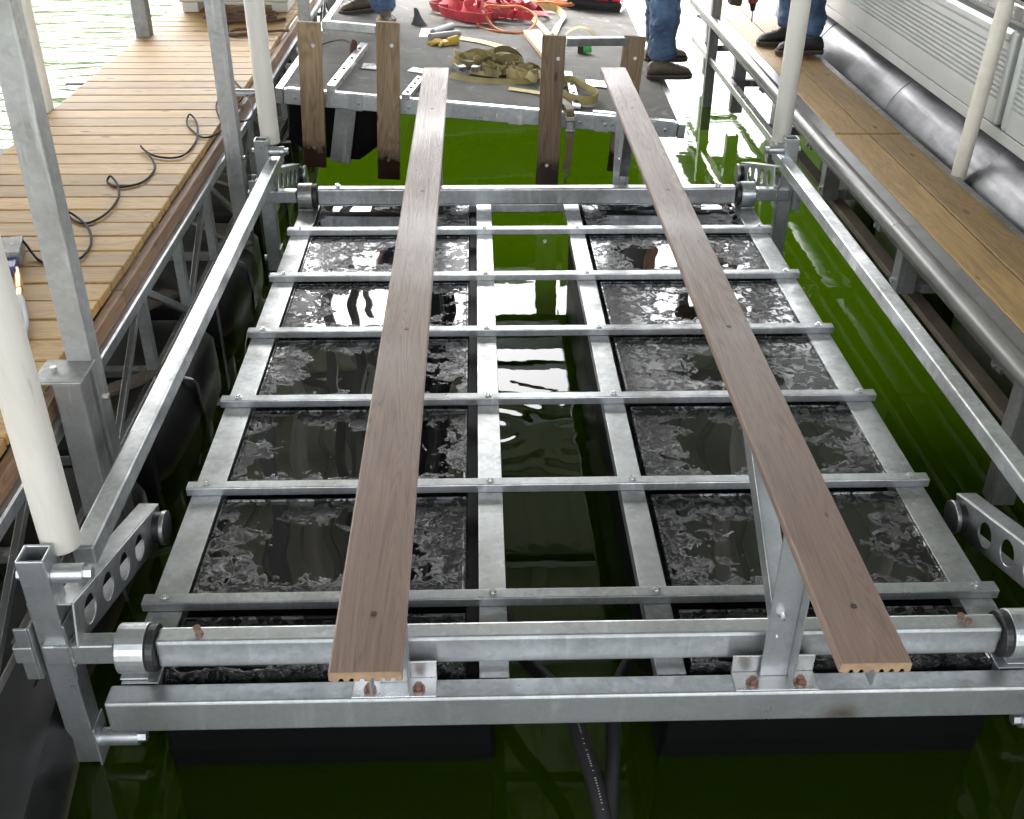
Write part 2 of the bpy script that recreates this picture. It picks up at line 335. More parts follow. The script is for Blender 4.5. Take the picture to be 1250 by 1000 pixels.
# ------------------------------------------------------------------ mesh helpers
def wmat(o):
    return o['_m'] if False else _WM.get(o.name, Matrix.Identity(4))
_WM = {}
class MB:
    def __init__(s): s.v = []; s.f = []; s.sm = []
    def add(s, vs, fs, smooth=False):
        k = len(s.v); s.v += [Vector(p) for p in vs]
        for f in fs: s.f.append([i+k for i in f]); s.sm.append(smooth)
        return s
    def box(s, a, b, rot=None, piv=None):
        x0, y0, z0 = a; x1, y1, z1 = b
        vs = [Vector(p) for p in ((x0,y0,z0),(x1,y0,z0),(x1,y1,z0),(x0,y1,z0),(x0,y0,z1),(x1,y0,z1),(x1,y1,z1),(x0,y1,z1))]
        if rot is not None:
            c = Vector(piv) if piv else sum(vs, Vector())/8
            vs = [rot @ (p-c) + c for p in vs]
        return s.add(vs, [(0,3,2,1),(4,5,6,7),(0,1,5,4),(1,2,6,5),(2,3,7,6),(3,0,4,7)])
    def beam(s, p0, p1, w_, h_, upv=(0,0,1)):
        p0 = Vector(p0); p1 = Vector(p1); d = (p1-p0).normalized(); u = Vector(upv)
        if abs(d.dot(u)) > .98: u = Vector((0,1,0))
        x = d.cross(u).normalized(); u = x.cross(d).normalized()
        vs = [p + x*sx*w_/2 + u*sz*h_/2 for p in (p0,p1) for sx, sz in ((-1,-1),(1,-1),(1,1),(-1,1))]
        return s.add(vs, [(0,1,2,3),(7,6,5,4),(0,4,5,1),(1,5,6,2),(2,6,7,3),(3,7,4,0)])
    def extrude(s, prof, p0, p1, upv=(0,0,1), smooth=False):
        p0 = Vector(p0); p1 = Vector(p1); d = (p1-p0).normalized(); u = Vector(upv)
        x = d.cross(u).normalized(); u = x.cross(d).normalized(); n = len(prof)
        vs = [p + x*a + u*b for p in (p0,p1) for a, b in prof]
        fs = [(i, (i+1) % n, n+(i+1) % n, n+i) for i in range(n)]
        s.add(vs, fs, smooth); k = len(s.v)-2*n
        s.f.append([k+i for i in range(n-1, -1, -1)]); s.sm.append(False)
        s.f.append([k+n+i for i in range(n)]); s.sm.append(False); return s
    def cyl(s, p0, p1, r0, r1=None, n=20, caps=True):
        r1 = r0 if r1 is None else r1
        p0 = Vector(p0); p1 = Vector(p1); d = (p1-p0).normalized()
        u = Vector((0,0,1)) if abs(d.z) < .9 else Vector((0,1,0))
        x = d.cross(u).normalized(); u = x.cross(d).normalized(); k = len(s.v)
        for p, r in ((p0,r0),(p1,r1)):
            for i in range(n):
                a = 2*math.pi*i/n; s.v.append(p + x*r*math.cos(a) + u*r*math.sin(a))
        for i in range(n): s.f.append([k+i, k+(i+1)%n, k+n+(i+1)%n, k+n+i]); s.sm.append(True)
        if caps:
            s.f.append([k+i for i in range(n-1,-1,-1)]); s.sm.append(False)
            s.f.append([k+n+i for i in range(n)]); s.sm.append(False)
        return s
    def tube(s, pts, r, n=8, closed=False):
        pts = [Vector(p) for p in pts]; k0 = len(s.v); N = len(pts); prev = None
        rr = r if isinstance(r, (list, tuple)) else [r]*N
        for i, p in enumerate(pts):
            d = (pts[min(i+1, N-1)] - pts[max(i-1, 0)])
            d = d.normalized() if d.length > 1e-9 else Vector((0,1,0))
            if prev is None:
                u = Vector((0,0,1)) if abs(d.z) < .9 else Vector((1,0,0))
                x = d.cross(u).normalized()
            else:
                x = (prev - d*prev.dot(d)).normalized()
            prev = x; u = x.cross(d)
            for j in range(n):
                a = 2*math.pi*j/n; s.v.append(p + x*rr[i]*math.cos(a) + u*rr[i]*math.sin(a))
        for i in range(N-1):
            for j in range(n):
                s.f.append([k0+i*n+j, k0+i*n+(j+1)%n, k0+(i+1)*n+(j+1)%n, k0+(i+1)*n+j]); s.sm.append(True)
        s.f.append([k0+j for j in range(n-1,-1,-1)]); s.sm.append(False)
        s.f.append([k0+(N-1)*n+j for j in range(n)]); s.sm.append(False); return s
    def ribbon(s, pts, w_, ups, t=.003):
        """flat strap: width direction given per point"""
        k0 = len(s.v); N = len(pts); pts = [Vector(p) for p in pts]
        for i, p in enumerate(pts):
            d = (pts[min(i+1,N-1)]-pts[max(i-1,0)]).normalized()
            u = Vector(ups[i]) if not isinstance(ups, Vector) else ups
            u = (u - d*u.dot(d)).normalized(); nn = d.cross(u)
            for a, b in ((-1,-1),(1,-1),(1,1),(-1,1)): s.v.append(p + u*a*w_/2 + nn*b*t/2)
        for i in range(N-1):
            for j in range(4): s.f.append([k0+i*4+j, k0+i*4+(j+1)%4, k0+i*4+4+(j+1)%4, k0+i*4+4+j]); s.sm.append(False)
        s.f.append([k0+3,k0+2,k0+1,k0]); s.sm.append(False); e = k0+(N-1)*4; s.f.append([e,e+1,e+2,e+3]); s.sm.append(False)
        return s
    def loft(s, rings, caps=True, smooth=True):
        k0 = len(s.v); n = len(rings[0])
        for r in rings: s.v += [Vector(p) for p in r]
        for i in range(len(rings)-1):
            for j in range(n): s.f.append([k0+i*n+j, k0+i*n+(j+1)%n, k0+(i+1)*n+(j+1)%n, k0+(i+1)*n+j]); s.sm.append(smooth)
        if caps:
            s.f.append([k0+j for j in range(n-1,-1,-1)]); s.sm.append(smooth)
            e = k0+(len(rings)-1)*n; s.f.append([e+j for j in range(n)]); s.sm.append(smooth)
        return s
    def sphere(s, c, r, nu=14, nv=9):
        c = Vector(c); r = Vector(r) if hasattr(r, '__len__') else Vector((r,r,r))
        rings = []
        for i in range(nv+1):
            t = math.pi*(i/nv*.996+.002)
            rings.append([c + Vector((r.x*math.sin(t)*math.cos(2*math.pi*j/nu), r.y*math.sin(t)*math.sin(2*math.pi*j/nu), r.z*math.cos(t))) for j in range(nu)])
        return s.loft(rings)
    def mesh(s, name, m, inv=None):
        me = bpy.data.meshes.new(name)
        vs = s.v if inv is None else [inv @ p for p in s.v]
        me.from_pydata([tuple(p) for p in vs], [], s.f); me.polygons.foreach_set('use_smooth', s.sm)
        if m: me.materials.append(m)
        bm = bmesh.new(); bm.from_mesh(me); bmesh.ops.recalc_face_normals(bm, faces=bm.faces); bm.to_mesh(me); bm.free()
        if any(s.sm): me.set_sharp_from_angle(angle=R(42))
        return me
    def build(s, name, m, parent=None, bev=0, seg=2, local=False):
        inv = None
        if parent is not None and not local: inv = wmat(parent).inverted()
        me = s.mesh(name, m, inv)
        return link(name, me, parent, bev, seg)
def link(name, me, parent=None, bev=0, seg=2, loc=None):
    o = bpy.data.objects.new(name, me); COL.objects.link(o)
    if parent is not None:
        o.parent = parent; _WM[o.name] = wmat(parent).copy()
    if loc is not None:
        o.location = loc; _WM[o.name] = wmat(parent) @ Matrix.Translation(loc) if parent else Matrix.Translation(loc)
    if bev:
        b = o.modifiers.new('bevel', 'BEVEL'); b.width = bev; b.segments = seg; b.limit_method = 'ANGLE'; b.angle_limit = R(40); b.harden_normals = False
    return o
def tag(o, label=None, cat=None, group=None, kind=None):
    if label: o['label'] = label
    if cat: o['category'] = cat
    if group: o['group'] = group
    if kind: o['kind'] = kind
    return o
def empty(name, loc, label, cat, rot=None, group=None):
    o = bpy.data.objects.new(name, None); COL.objects.link(o); o.location = loc; o.empty_display_size = .1
    m = Matrix.Translation(loc)
    if rot is not None: o.rotation_euler = rot; m = m @ o.rotation_euler.to_matrix().to_4x4()
    _WM[o.name] = m
    return tag(o, label, cat, group)
def smooth_path(pts, n=6):
    pts = [Vector(p) for p in pts]; out = []
    for i in range(len(pts)-1):
        p0 = pts[max(i-1,0)]; p1 = pts[i]; p2 = pts[i+1]; p3 = pts[min(i+2,len(pts)-1)]
        for k in range(n):
            t = k/n
            out.append(.5*((2*p1)+(-p0+p2)*t+(2*p0-5*p1+4*p2-p3)*t*t+(-p0+3*p1-3*p2+p3)*t**3))
    return out+[pts[-1]]

# ------------------------------------------------------------------ setting: water, bed, hills
def sheet(name, z, m, x0, x1, y0, y1):
    return tag(MB().add([(x0,y0,z),(x1,y0,z),(x1,y1,z),(x0,y1,z)], [(0,1,2,3)]).build(name, m), kind='structure')
sheet('lake_water', WZ, M['water'], -700, 700, -700, 700)
sheet('lake_bed', WZ-2.2, M['bed'], -705, 705, -705, 705)
def hills():
    mb = MB(); nseg = 180; rows = []
    for k, (rad, hf) in enumerate(((330, 0), (350, .35), (385, .75), (430, 1.0), (520, .9), (640, .2))):
        row = []
        for i in range(nseg):
            a = 2*math.pi*i/nseg
            base = 24 + 98*math.exp(-((a-1.93)/.3)**2) + 9*noise.noise(Vector((math.cos(a)*2.2, math.sin(a)*2.2, 3.1))) + 9*noise.noise(Vector((math.cos(a)*8, math.sin(a)*8, .4)))
            rr = rad*(1+.06*noise.noise(Vector((math.cos(a)*4, math.sin(a)*4, 9.))))
            row.append((math.cos(a)*rr, math.sin(a)*rr, WZ-.5 + base*hf + (hf > 0)*4*noise.noise(Vector((i*.9, k*2., 0)))))
        rows.append(row)
    mb.loft(rows, caps=False, smooth=False)
    tag(mb.build('hill', M['hill']), kind='structure')
hills()

# ------------------------------------------------------------------ roof over the slips
RX0, RX1, RY0, RY1 = -14, 9.5, -6.5, 10.0
def roof():
    root = empty('dock_roof', (0, 0, 4.6), 'ribbed pale metal roof spanning the covered boat slips overhead', 'roof')
    zt = lambda y: 4.6 + (RY1-y)*.05
    mb = MB(); x = RX0; prof = []
    while x < RX1:
        prof += [(x, 0), (x+.19, 0), (x+.205, .028), (x+.25, .028), (x+.265, 0)]; x += .28
    top = [(a, RY1, zt(RY1)+b) for a, b in prof]; bot = [(a, RY0, zt(RY0)+b) for a, b in prof]
    n = len(prof); th = .004
    v = top+bot; v += [(a, y, z+th+.02) for a, y, z in v]
    f = [(i, i+1, n+i+1, n+i) for i in range(n-1)] + [(2*n+i, 3*n+i, 3*n+i+1, 2*n+i+1) for i in range(n-1)]
    mb.add(v, f).build('roof_sheet', M['roof'], root)
    y = RY1-.1
    while y > RY0:
        MB().beam((RX0, y, zt(y)-.09), (RX1, y, zt(y)-.09), .06, .16).build('purlin', M['roofbeam'], root); y -= 1.5
    for X in (-5.6, -1.62, 1.65, 5.6):
        MB().beam((X, RY0, zt(RY0)-.24), (X, RY1-.05, zt(RY1)-.24), .1, .14).build('girder', M['roofbeam'], root)
        MB().beam((X, RY0, zt(RY0)-.85), (X, RY1-.05, zt(RY1)-.85), .06, .06).build('girder', M['roofbeam'], root)
        y = RY0; s = 0
        mb = MB()
        while y < RY1-1.2:
            a, b = (.3, .83) if s else (.83, .3)
            mb.beam((X, y, zt(y)-a), (X, y+1.2, zt(y+1.2)-b), .04, .04); y += 1.2; s = 1-s
        mb.build('truss_web', M['roofbeam'], root)
    return zt
ZT = roof()

# ------------------------------------------------------------------ the boat lift
D = .5565
lift = empty('boat_lift', (0, 1.4, WZ), 'galvanised floating boat lift with black tanks and two brown bunk boards', 'boat lift')
G = M['galv']
def tank(side):
    xa, xb = ((-1.155, -.236), (.236, 1.165))[side]
    yf, yb = -.285, 3.28
    body = MB()
    prof = [(-.79, .05), (-.79, -.0)]
    # long body with a sloped nose, built as a loft along y
    rings = []
    for y, zt_, zb, ins in ((-.285, -.10, -.20, .03), (-.27, -.085, -.32, .012), (-.235, -.078, -.47, 0), (-.22, -.078, -.80, 0), (yb-.06, -.078, -.74, 0), (yb-.01, -.085, -.62, .015), (yb, -.12, -.34, .03)):
        rings.append([(xa+ins, y, zb), (xb-ins, y, zb), (xb-ins, y, zt_-.02), (xb-ins-.02, y, zt_), (xa+ins+.02, y, zt_), (xa+ins, y, zt_-.02)])
    body.loft(rings, smooth=False)
    t = body.build('float_tank', M['darkplastic'], lift, .006)
    pa, pb = ((-1.118, -.312), (.292, 1.128))[side]
    ys = [(-.268, -.04)] + [(i*D+.04, (i+1)*D-.035) for i in range(5)] + [(5*D+.04, 3.24)]
    for a, b in ys:
        nx, ny = 14, 9; mb = MB(); vs = []
        c = .014
        def zz(u, v):
            s_ = .004*math.sin(math.pi*u)*math.sin(math.pi*v)
            return -.037 - s_ + .0012*noise.noise(Vector((u*3+a*9, v*3, side*7.)))
        top = [[(pa+c+(pb-pa-2*c)*i/nx, a+c+(b-a-2*c)*j/ny, zz(i/nx, j/ny)) for i in range(nx+1)] for j in range(ny+1)]
        flat = [p for r in top for p in r]
        fs = [(j*(nx+1)+i, j*(nx+1)+i+1, (j+1)*(nx+1)+i+1, (j+1)*(nx+1)+i) for j in range(ny) for i in range(nx)]
        mb.add(flat, fs, True)
        edge = [(i, 0) for i in range(nx)] + [(nx, j) for j in range(ny)] + [(i, ny) for i in range(nx, 0, -1)] + [(0, j) for j in range(ny, 0, -1)]
        r0 = [top[j][i] for i, j in edge]
        def off(p, d_, z):
            return (p[0] + (d_ if p[0] > pb-c-1e-6 else -d_ if p[0] < pa+c+1e-6 else 0), p[1] + (d_ if p[1] > b-c-1e-6 else -d_ if p[1] < a+c+1e-6 else 0), z)
        mb.loft([r0, [off(p, .003, p[2]+.0045) for p in r0], [off(p, .009, p[2]+.004) for p in r0], [off(p, c, -.058) for p in r0], [off(p, c, -.0775) for p in r0]], caps=False)
        mb.build('tank_panel', M['tank'], t)
    return t
tL = tank(0); tR = tank(1)

def cchan(h, w_, t=.006):   # open channel profile, flat face up
    return [(-w_/2, 0), (w_/2, 0), (w_/2, -h), (w_/2-t, -h), (w_/2-t, -t), (-w_/2+t, -t), (-w_/2+t, -h), (-w_/2, -h)]
for x, wd in ((-1.172, .098), (-.237, .08), (.237, .08), (1.172, .098)):
    MB().extrude(cchan(.046, wd, .005), (x, -.296, -.031), (x, 3.36, -.031)).build('side_channel' if abs(x) > 1 else 'inner_channel', G, lift, .004)
for i in range(6):
    y = i*D
    b = MB().extrude([(-.021, -.0305), (-.021, -.002), (-.019, 0), (.019, 0), (.021, -.002), (.021, -.0305), (.016, -.0305), (.016, -.005), (-.016, -.005), (-.016, -.0305)], (-1.236, y, 0), (1.236, y, 0)).build('cross_bar', G, lift, .002, 1)
    for x in (-1.172, -.237, .237, 1.172):
        mb = MB().cyl((x, y+.003, 0), (x, y+.003, .0025), .013, n=14); mb.cyl((x, y+.003, .0025), (x, y+.003, .0105), .0085, .0075, n=6)
        mb.build('bolt', M['bolt'], b)
for y0, y1, nm in ((-.37, -.30, 'front_beam'), (3.2, 3.27, 'rear_beam')):
    b = MB().box((-1.245, y0, -.135 if y0 < 0 else -.085), (1.245, y1, -.03)).build(nm, M['galv_stained'], lift, .008, 3)
# torque tubes with bearings, stubs, posts, arms, guide poles
def end_assembly(yt, front):
    tube_ = MB().box((-1.125, yt-.031, -.012), (1.125, yt+.031, .08)).build('torque_tube', G, lift, .009, 3)
    for s in (-1, 1):
        yc, zc = yt, .034
        MB().box((min(s*1.235, s*1.42), yt-.026, zc-.034), (max(s*1.235, s*1.42), yt+.026, zc+.034)).build('tube_stub', G, tube_, .006)
        # bearing collar: wide ring and black bush
        def ring(x0, x1, ro, ri):
            mb = MB(); n = 28; rings = []
            for x, r in ((x0, ri), (x0, ro), (x1, ro), (x1, ri), (x0, ri)):
                rings.append([(x, yc + r*math.cos(2*math.pi*k/n), zc + r*math.sin(2*math.pi*k/n)) for k in range(n)])
            return mb.loft(rings, caps=False, smooth=False)
        c = ring(s*1.15, s*1.225, .067, .049); c.box((min(s*1.15, s*1.225), yc-.055, -.029), (max(s*1.15, s*1.225), yc+.055, zc-.058))
        c.build('bearing_collar', G, tube_, .003)
        bb = ring(s*1.126, s*1.148, .064, .03); bb.build('rubber_bush', M['rubber'], tube_, .004)
        for dx, dy in ((0, .008), (.012, -.012)):
            MB().cyl((s*1.02+dx, yt+dy, .08), (s*1.02+dx, yt+dy, .092), .006, n=10).cyl((s*1.02+dx, yt+dy, .088), (s*1.02+dx, yt+dy, .097), .0105, n=6).build('bolt', M['copper'] if front else M['bolt'], tube_)
        # post: open-topped square tube
        px, w_ = s*1.398, .072; zb, zt_ = -.40, .335
        po = yt+.03
        o_, i_ = w_/2, w_/2-.007
        mb = MB(); q = lambda r, z: [(px-r, po-r, z), (px+r, po-r, z), (px+r, po+r, z), (px-r, po+r, z)]
        mb.loft([q(i_, zb), q(o_, zb), q(o_, zt_), q(i_, zt_), q(i_, zb)], caps=False, smooth=False)
        post = mb.build('lift_post', G, lift, .003)
        # clamp channel and plates at the stub
        mb = MB(); mb.box((px-s*.044-.004, po-.05, -.06), (px-s*.044+.004, po+.06, .13)); mb.box((px-s*.095-.004, po-.045, -.062), (px-s*.095+.004, po+.05, .128)) if False else None
        mb.box((px+s*.045-.003, po-.052, -.055), (px+s*.045+.003, po+.055, .125))
        mb.box((min(px+s*.0485, px+s*.085), po-.052, -.055), (max(px+s*.0485, px+s*.085), po-.045, .125))
        mb.box((min(px+s*.0485, px+s*.085), po+.048, -.055), (max(px+s*.0485, px+s*.085), po+.055, .125))
        mb.build('clamp_plate', G, post, .003)
        MB().box((min(px+s*.049, px+s*.1), yt-.024, zc-.028), (max(px+s*.049, px+s*.1), yt+.024, zc+.028)).build('tube_stub', G, post, .004)
        wb = MB(); xw = s*1.345; wr = random.Random(5)
        cor = [(-.03, -.036), (.03, -.036), (.03, .036), (-.03, .036), (-.03, -.036)]; wp = []
        for (a0, b0), (a1, b1) in zip(cor, cor[1:]):
            for k in range(9): wp.append((xw+wr.uniform(-.0015, .0015), yt+a0+(a1-a0)*k/9, zc+b0+(b1-b0)*k/9))
        wb.tube(wp, [.0045+wr.uniform(-.001, .0015) for _ in wp], 6).build('weld_bead', M['galv'], tube_)
        # pin sleeves at the top and the foot
        for z, x1 in ((.268, px-s*.115), (-.335, px-s*(.15 if s < 0 else .1))):
            MB().cyl((px-s*.0365, po, z), (x1, po, z), .026, n=18).cyl((x1, po, z), (x1-s*.02, po, z), .017, n=6).build('pin_sleeve', G, post)
            MB().cyl((px+s*.0365, po, z), (px+s*.054, po, z), .017, n=6).build('nut', G, post)
        MB().box((min(px-s*.037, px-s*.043), po-.04, -.41), (max(px-s*.037, px-s*.043), po+.045, -.27)).build('lug_plate', G, post, .002)
        # white guide pole standing on the sleeve
        gx, gy = px-s*.03, po+.095
        col = M['pvc']
        MB().cyl((gx, gy, .285), (gx+s*.02, gy, 3.1), .05, n=28).build('guide_pole', col, lift, .003)
        # perforated arm
        n = 26
        A = Vector((s*1.328, yt-.01, .124)); B = Vector((s*1.328, yt+.72, -.098))
        d = (B-A).normalized(); L = (B-A).length; u = Vector((1, 0, 0)).cross(d); u = u if u.z > 0 else -u
        if True:
            H = .064; t = .006
            bm = bmesh.new(); outer = [A-u*H, B-u*H, B+u*H, A+u*H]
            holes = [.26, .45, .64, .83]
            vs = []; edges = []
            def loop(pts):
                vv = [bm.verts.new(p) for p in pts]
                for k in range(len(vv)): edges.append(bm.edges.new((vv[k], vv[(k+1) % len(vv)])))
            loop(outer)
            for h in holes[:4]:
                c0 = A + d*(L*(h-.12)); loop([c0 + d*.043*math.cos(2*math.pi*k/n) + u*.041*math.sin(2*math.pi*k/n) for k in range(n)])
            bmesh.ops.triangle_fill(bm, edges=edges, use_beauty=True)
            ex = bmesh.ops.extrude_face_region(bm, geom=bm.faces[:])
            bmesh.ops.translate(bm, verts=[v for v in ex['geom'] if isinstance(v, bmesh.types.BMVert)], vec=Vector((-s*t, 0, 0)))
            bmesh.ops.recalc_face_normals(bm, faces=bm.faces)
            bm.transform(wmat(lift).inverted())
            me = bpy.data.meshes.new('perforated_arm'); bm.to_mesh(me); bm.free(); me.materials.append(G)
            arm = link('perforated_arm', me, lift, .0015, 1)
            fl = MB()
            for sg in (1, -1):
                fl.beam(A + u*sg*(H-.003) + Vector((s*.03, 0, 0)), B + u*sg*(H-.003) + Vector((s*.03, 0, 0)), .058, .006, u)
            fl.build('flange', G, arm, .001, 1)
            kb = B - d*.055
            MB().cyl(kb+Vector((-s*.006, 0, 0)), kb+Vector((-s*.028, 0, 0)), .052, n=28).build('rubber_bush', M['rubber'], arm)
            MB().cyl(kb+Vector((-s*.028, 0, 0)), kb+Vector((-s*.043, 0, 0)), .056, n=28).build('pivot_cap', G, arm, .003)
    return tube_
end_assembly(-.232, True); end_assembly(3.16, False)
for s, x in ((-1, -1.345), (1, 1.375)):
    MB().beam((x, -.05, .2), (x, 3.33, .2), .062, .062).build('side_rail', M['galv'], lift, .007, 3)

# bunk boards, posts and braces
def bunk(x, xp):
    yf, yb, zb = -.868, 3.70, .5734
    w_, th = .141, .024
    n = 7
    prof = [(-w_/2, -.004), (-w_/2+.004, 0), (w_/2-.004, 0), (w_/2, -.004)]
    # grooved underside
    pts = [(w_/2, -th+.002)]
    for k in range(n):
        a = w_/2 - (k+.12)*w_/n
        pts += [(a, -th), (a-.5*w_/n*.9, -th), (a-.55*w_/n, -th+.008), (a-.85*w_/n, -th+.008)]
    pts = pts[:-2] + [(-w_/2, -th+.002)]
    b = MB().extrude(prof+pts, (x, yf, zb), (x, yb, zb)); 
    ob = b.build('bunk_board', M['board'], lift)
    # pale core shows at the cut end
    MB().extrude([(a*.985, c-.0005) for a, c in prof+pts], (x, yf-.0012, zb), (x, yf+.0005, zb)).build('cut_end', M['board_core'], ob)
    for yy in (yf+.16, .55, 1.75, 2.9):
        MB().cyl((x+.004, yy, zb-.004), (x+.004, yy, zb+.0016), .0065, n=12).build('screw_hole', M['rubber'], ob)
    # T angle under the board
    mb = MB().box((x-.028, yf+.012, zb-.031), (x+.028, yb-.1, zb-.0245)).box((x+.004, yf+.012, zb-.075), (x+.010, yb-.1, zb-.0312))
    mb.build('bunk_angle', M['galv'], lift, .001, 1)
    for yy, ys in ((-.335, 1), (3.236, -1)):
        px = xp
        foot = MB().box((px-.112, yy-.033, -.0295), (px+.108, yy+.034, -.0235)).box((px-.112, yy+.0345, -.0295), (px+.108, yy+.0405, .032)).build('foot_plate', M['alu'], lift, .0015, 1)
        for dx in (-.065, .062):
            MB().cyl((px+dx, yy-.008, -.0235), (px+dx, yy-.008, -.018), .017, n=16).cyl((px+dx, yy-.008, -.018), (px+dx, yy-.008, -.004), .011, n=6).build('bolt', M['copper'], foot)
        post = MB().box((px-.04, yy+.018, -.023), (px+.034, yy+.0235, zb-.032)).box((px+.0343, yy-.022, -.023), (px+.0395, yy+.0235, zb-.032)).build('bunk_post', M['galv'], lift, .0015, 1)
        MB().cyl((px-.012, yy+.018, .2), (px-.012, yy+.008, .2), .012, n=6).cyl((px-.012, yy+.01, .2), (px-.012, yy-.01, .2), .006, n=8).build('bolt', M['bolt'], post)
        br = MB(); p0 = Vector((px+.012, yy+ys*.03, .12)); p1 = Vector((px-.026, yy+ys*.42, zb-.05))
        br.beam(p0, p1, .05, .006, (0, 0, 1)).beam(p0+Vector((-.026, 0, -.02)), p1+Vector((-.026, 0, -.02)), .005, .05)
        br.build('knee_brace', M['galv'], lift, .001, 1)
bunk(-.4917, -.497); bunk(.4917, .507)

# air hoses hanging in the gap, little yellow tag
HOSE1 = [(-.20, .10, -.17), (-.145, -.05, -.20), (-.09, -.14, -.2), (-.03, -.26, -.19), (.0, -.40, -.2), (.03, -.52, -.25), (.055, -.62, -.37), (.06, -.64, -.5)]
h = tag(MB().tube(smooth_path(HOSE1, 8), .024, 14).build('air_hose', M['hose']), 'thick black rubber air hose running forward into the water under the beam', 'hose', 'air hoses under the lift')
h2 = tag(MB().tube(smooth_path([(.30, .14, -.20), (.2, -.03, -.2), (.135, -.12, -.21), (.10, -.24, -.22), (.085, -.36, -.26), (.075, -.45, -.36), (.07, -.5, -.5)], 8), .02, 14).build('air_hose', M['hose']), 'second black air hose, right of the thick one, curving down from the right tank', 'hose', 'air hoses under the lift')
def lettering(o):
    rnd = random.Random(4); mb = MB()
    return mb
for hh, pts in ((h, [(.012, -.335, -.334), (.05, -.47, -.47)]),):
    # tiny printed characters along the hose, as on real rubber hose
    a = Vector((-.02, -.22, -.26)); b = Vector((.01, -.33, -.33)); rnd = random.Random(3); mb = MB()
    path = smooth_path(HOSE1[2:7], 22)
    for i in range(4, 84):
        if rnd.random() < .3: continue
        p = path[i]; q = path[i+1]; d = (q-p).normalized(); c = Vector((-.247, -2.1, 2.4)).normalized()
        out = (Vector((.1, -.55, .8)) - d*Vector((.1, -.55, .8)).dot(d)).normalized(); sd_ = d.cross(out)
        p = p + out*.0242
        mb.add([p-sd_*.0022, p+sd_*.0022, p+sd_*.0022+d*.0022, p-sd_*.0022+d*.0022], [(0,1,2,3)])
        if rnd.random() < .5: mb.add([p+sd_*.0022+d*.0022, p+sd_*.0010+d*.0022, p+sd_*.0010+d*.0034, p+sd_*.0022+d*.0034], [(0,1,2,3)])
    tag(mb.build('printed_line', plain('hose_print', (.22, .22, .2), .8), hh), kind='stuff')
v = empty('inlet_valve', (-.72, -.17, -.045), 'small yellow capped air fitting with a thin rod lying on the left tank', 'valve')
MB().cyl((-.735, -.165, -.028), (-.715, -.163, -.028), .011, n=12).build('yellow_cap', M['yellow_plastic'], v)
MB().cyl((-.715, -.163, -.028), (-.69, -.161, -.028), .009, n=12).build('collar', M['rubber'], v)
MB().tube([(-.69, -.16, -.028), (-.55, -.15, -.03), (-.42, -.14, -.034), (-.33, -.138, -.036)], .0035, 6).build('rod', M['bolt'], v)

# ------------------------------------------------------------------ left dock walkway
dl = empty('dock_walkway', (-2.1, 3, WZ), 'wide wooden dock walkway on a galvanised truss left of the lift', 'dock')
DX0, DX1, DZ = -2.63, -1.655, .35
mesh_cache = []
for k in range(4):
    pass
pitch = .1525; y = -2.2; i = 0
plank_mesh = [MB().box((-(DX1-DX0)/2, -.071, -.036), ((DX1-DX0)/2, .071, 0)).mesh('plank', M['dockwood_x']) for _ in range(1)]
rr = random.Random(5)
while y < 9.2:
    o = link('plank', plank_mesh[0], dl, .004, 2, loc=((DX0+DX1)/2 + rr.uniform(-.002, .002) - _WM[dl.name].translation.x, y - _WM[dl.name].translation.y, DZ + rr.uniform(-.0015, .0015) - WZ))
    o.rotation_euler = (rr.uniform(-.006, .006), 0, rr.uniform(-.003, .003))
    y += pitch
for x in (DX1+.002, DX0-.002-.034):
    yy = -2.2
    while yy < 9.2:
        e = min(yy+3.6, 9.25)
        MB().box((x, yy, .246), (x+.034, e-.004, .312)).build('stringer', M['stringer'], dl, .003); yy = e
GT = M['galv']
for x, s in ((-1.6, 1), (-2.62, -1)):
    MB().box((x-.05, -2.2, .236), (x, 9.25, .243)).box((x-.006, -2.2, .19), (x, 9.25, .2355)).build('top_chord', M['galv'] if s == 1 else GT, dl, .002, 1)
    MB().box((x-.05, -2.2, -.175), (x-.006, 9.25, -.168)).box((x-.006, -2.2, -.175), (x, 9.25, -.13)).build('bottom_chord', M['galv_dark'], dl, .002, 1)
    yy = -2.1; k = 0
    while yy < 9:
        MB().box((x-.047, yy, -.167), (x-.0065, yy+.005, .235)).box((x-.0125, yy+.0055, -.167), (x-.0065, yy+.045, .235)).build('truss_vertical', GT, dl, .001, 1)
        if k % 2 == 0: a, b = (yy+.05, .21), (yy+.60, -.15)
        else: a, b = (yy+.05, -.15), (yy+.60, .21)
        MB().beam((x-.02, a[0], a[1]), (x-.02, b[0], b[1]), .022, .03).build('truss_diagonal', GT, dl, .001, 1)
        yy += .61; k += 1
yy = -2.0
while yy < 9:
    MB().beam((-2.64, yy, -.2), (-1.6, yy, -.2), .05, .05).build('cross_tie', M['galv_dark'], dl, .002, 1); yy += 1.22
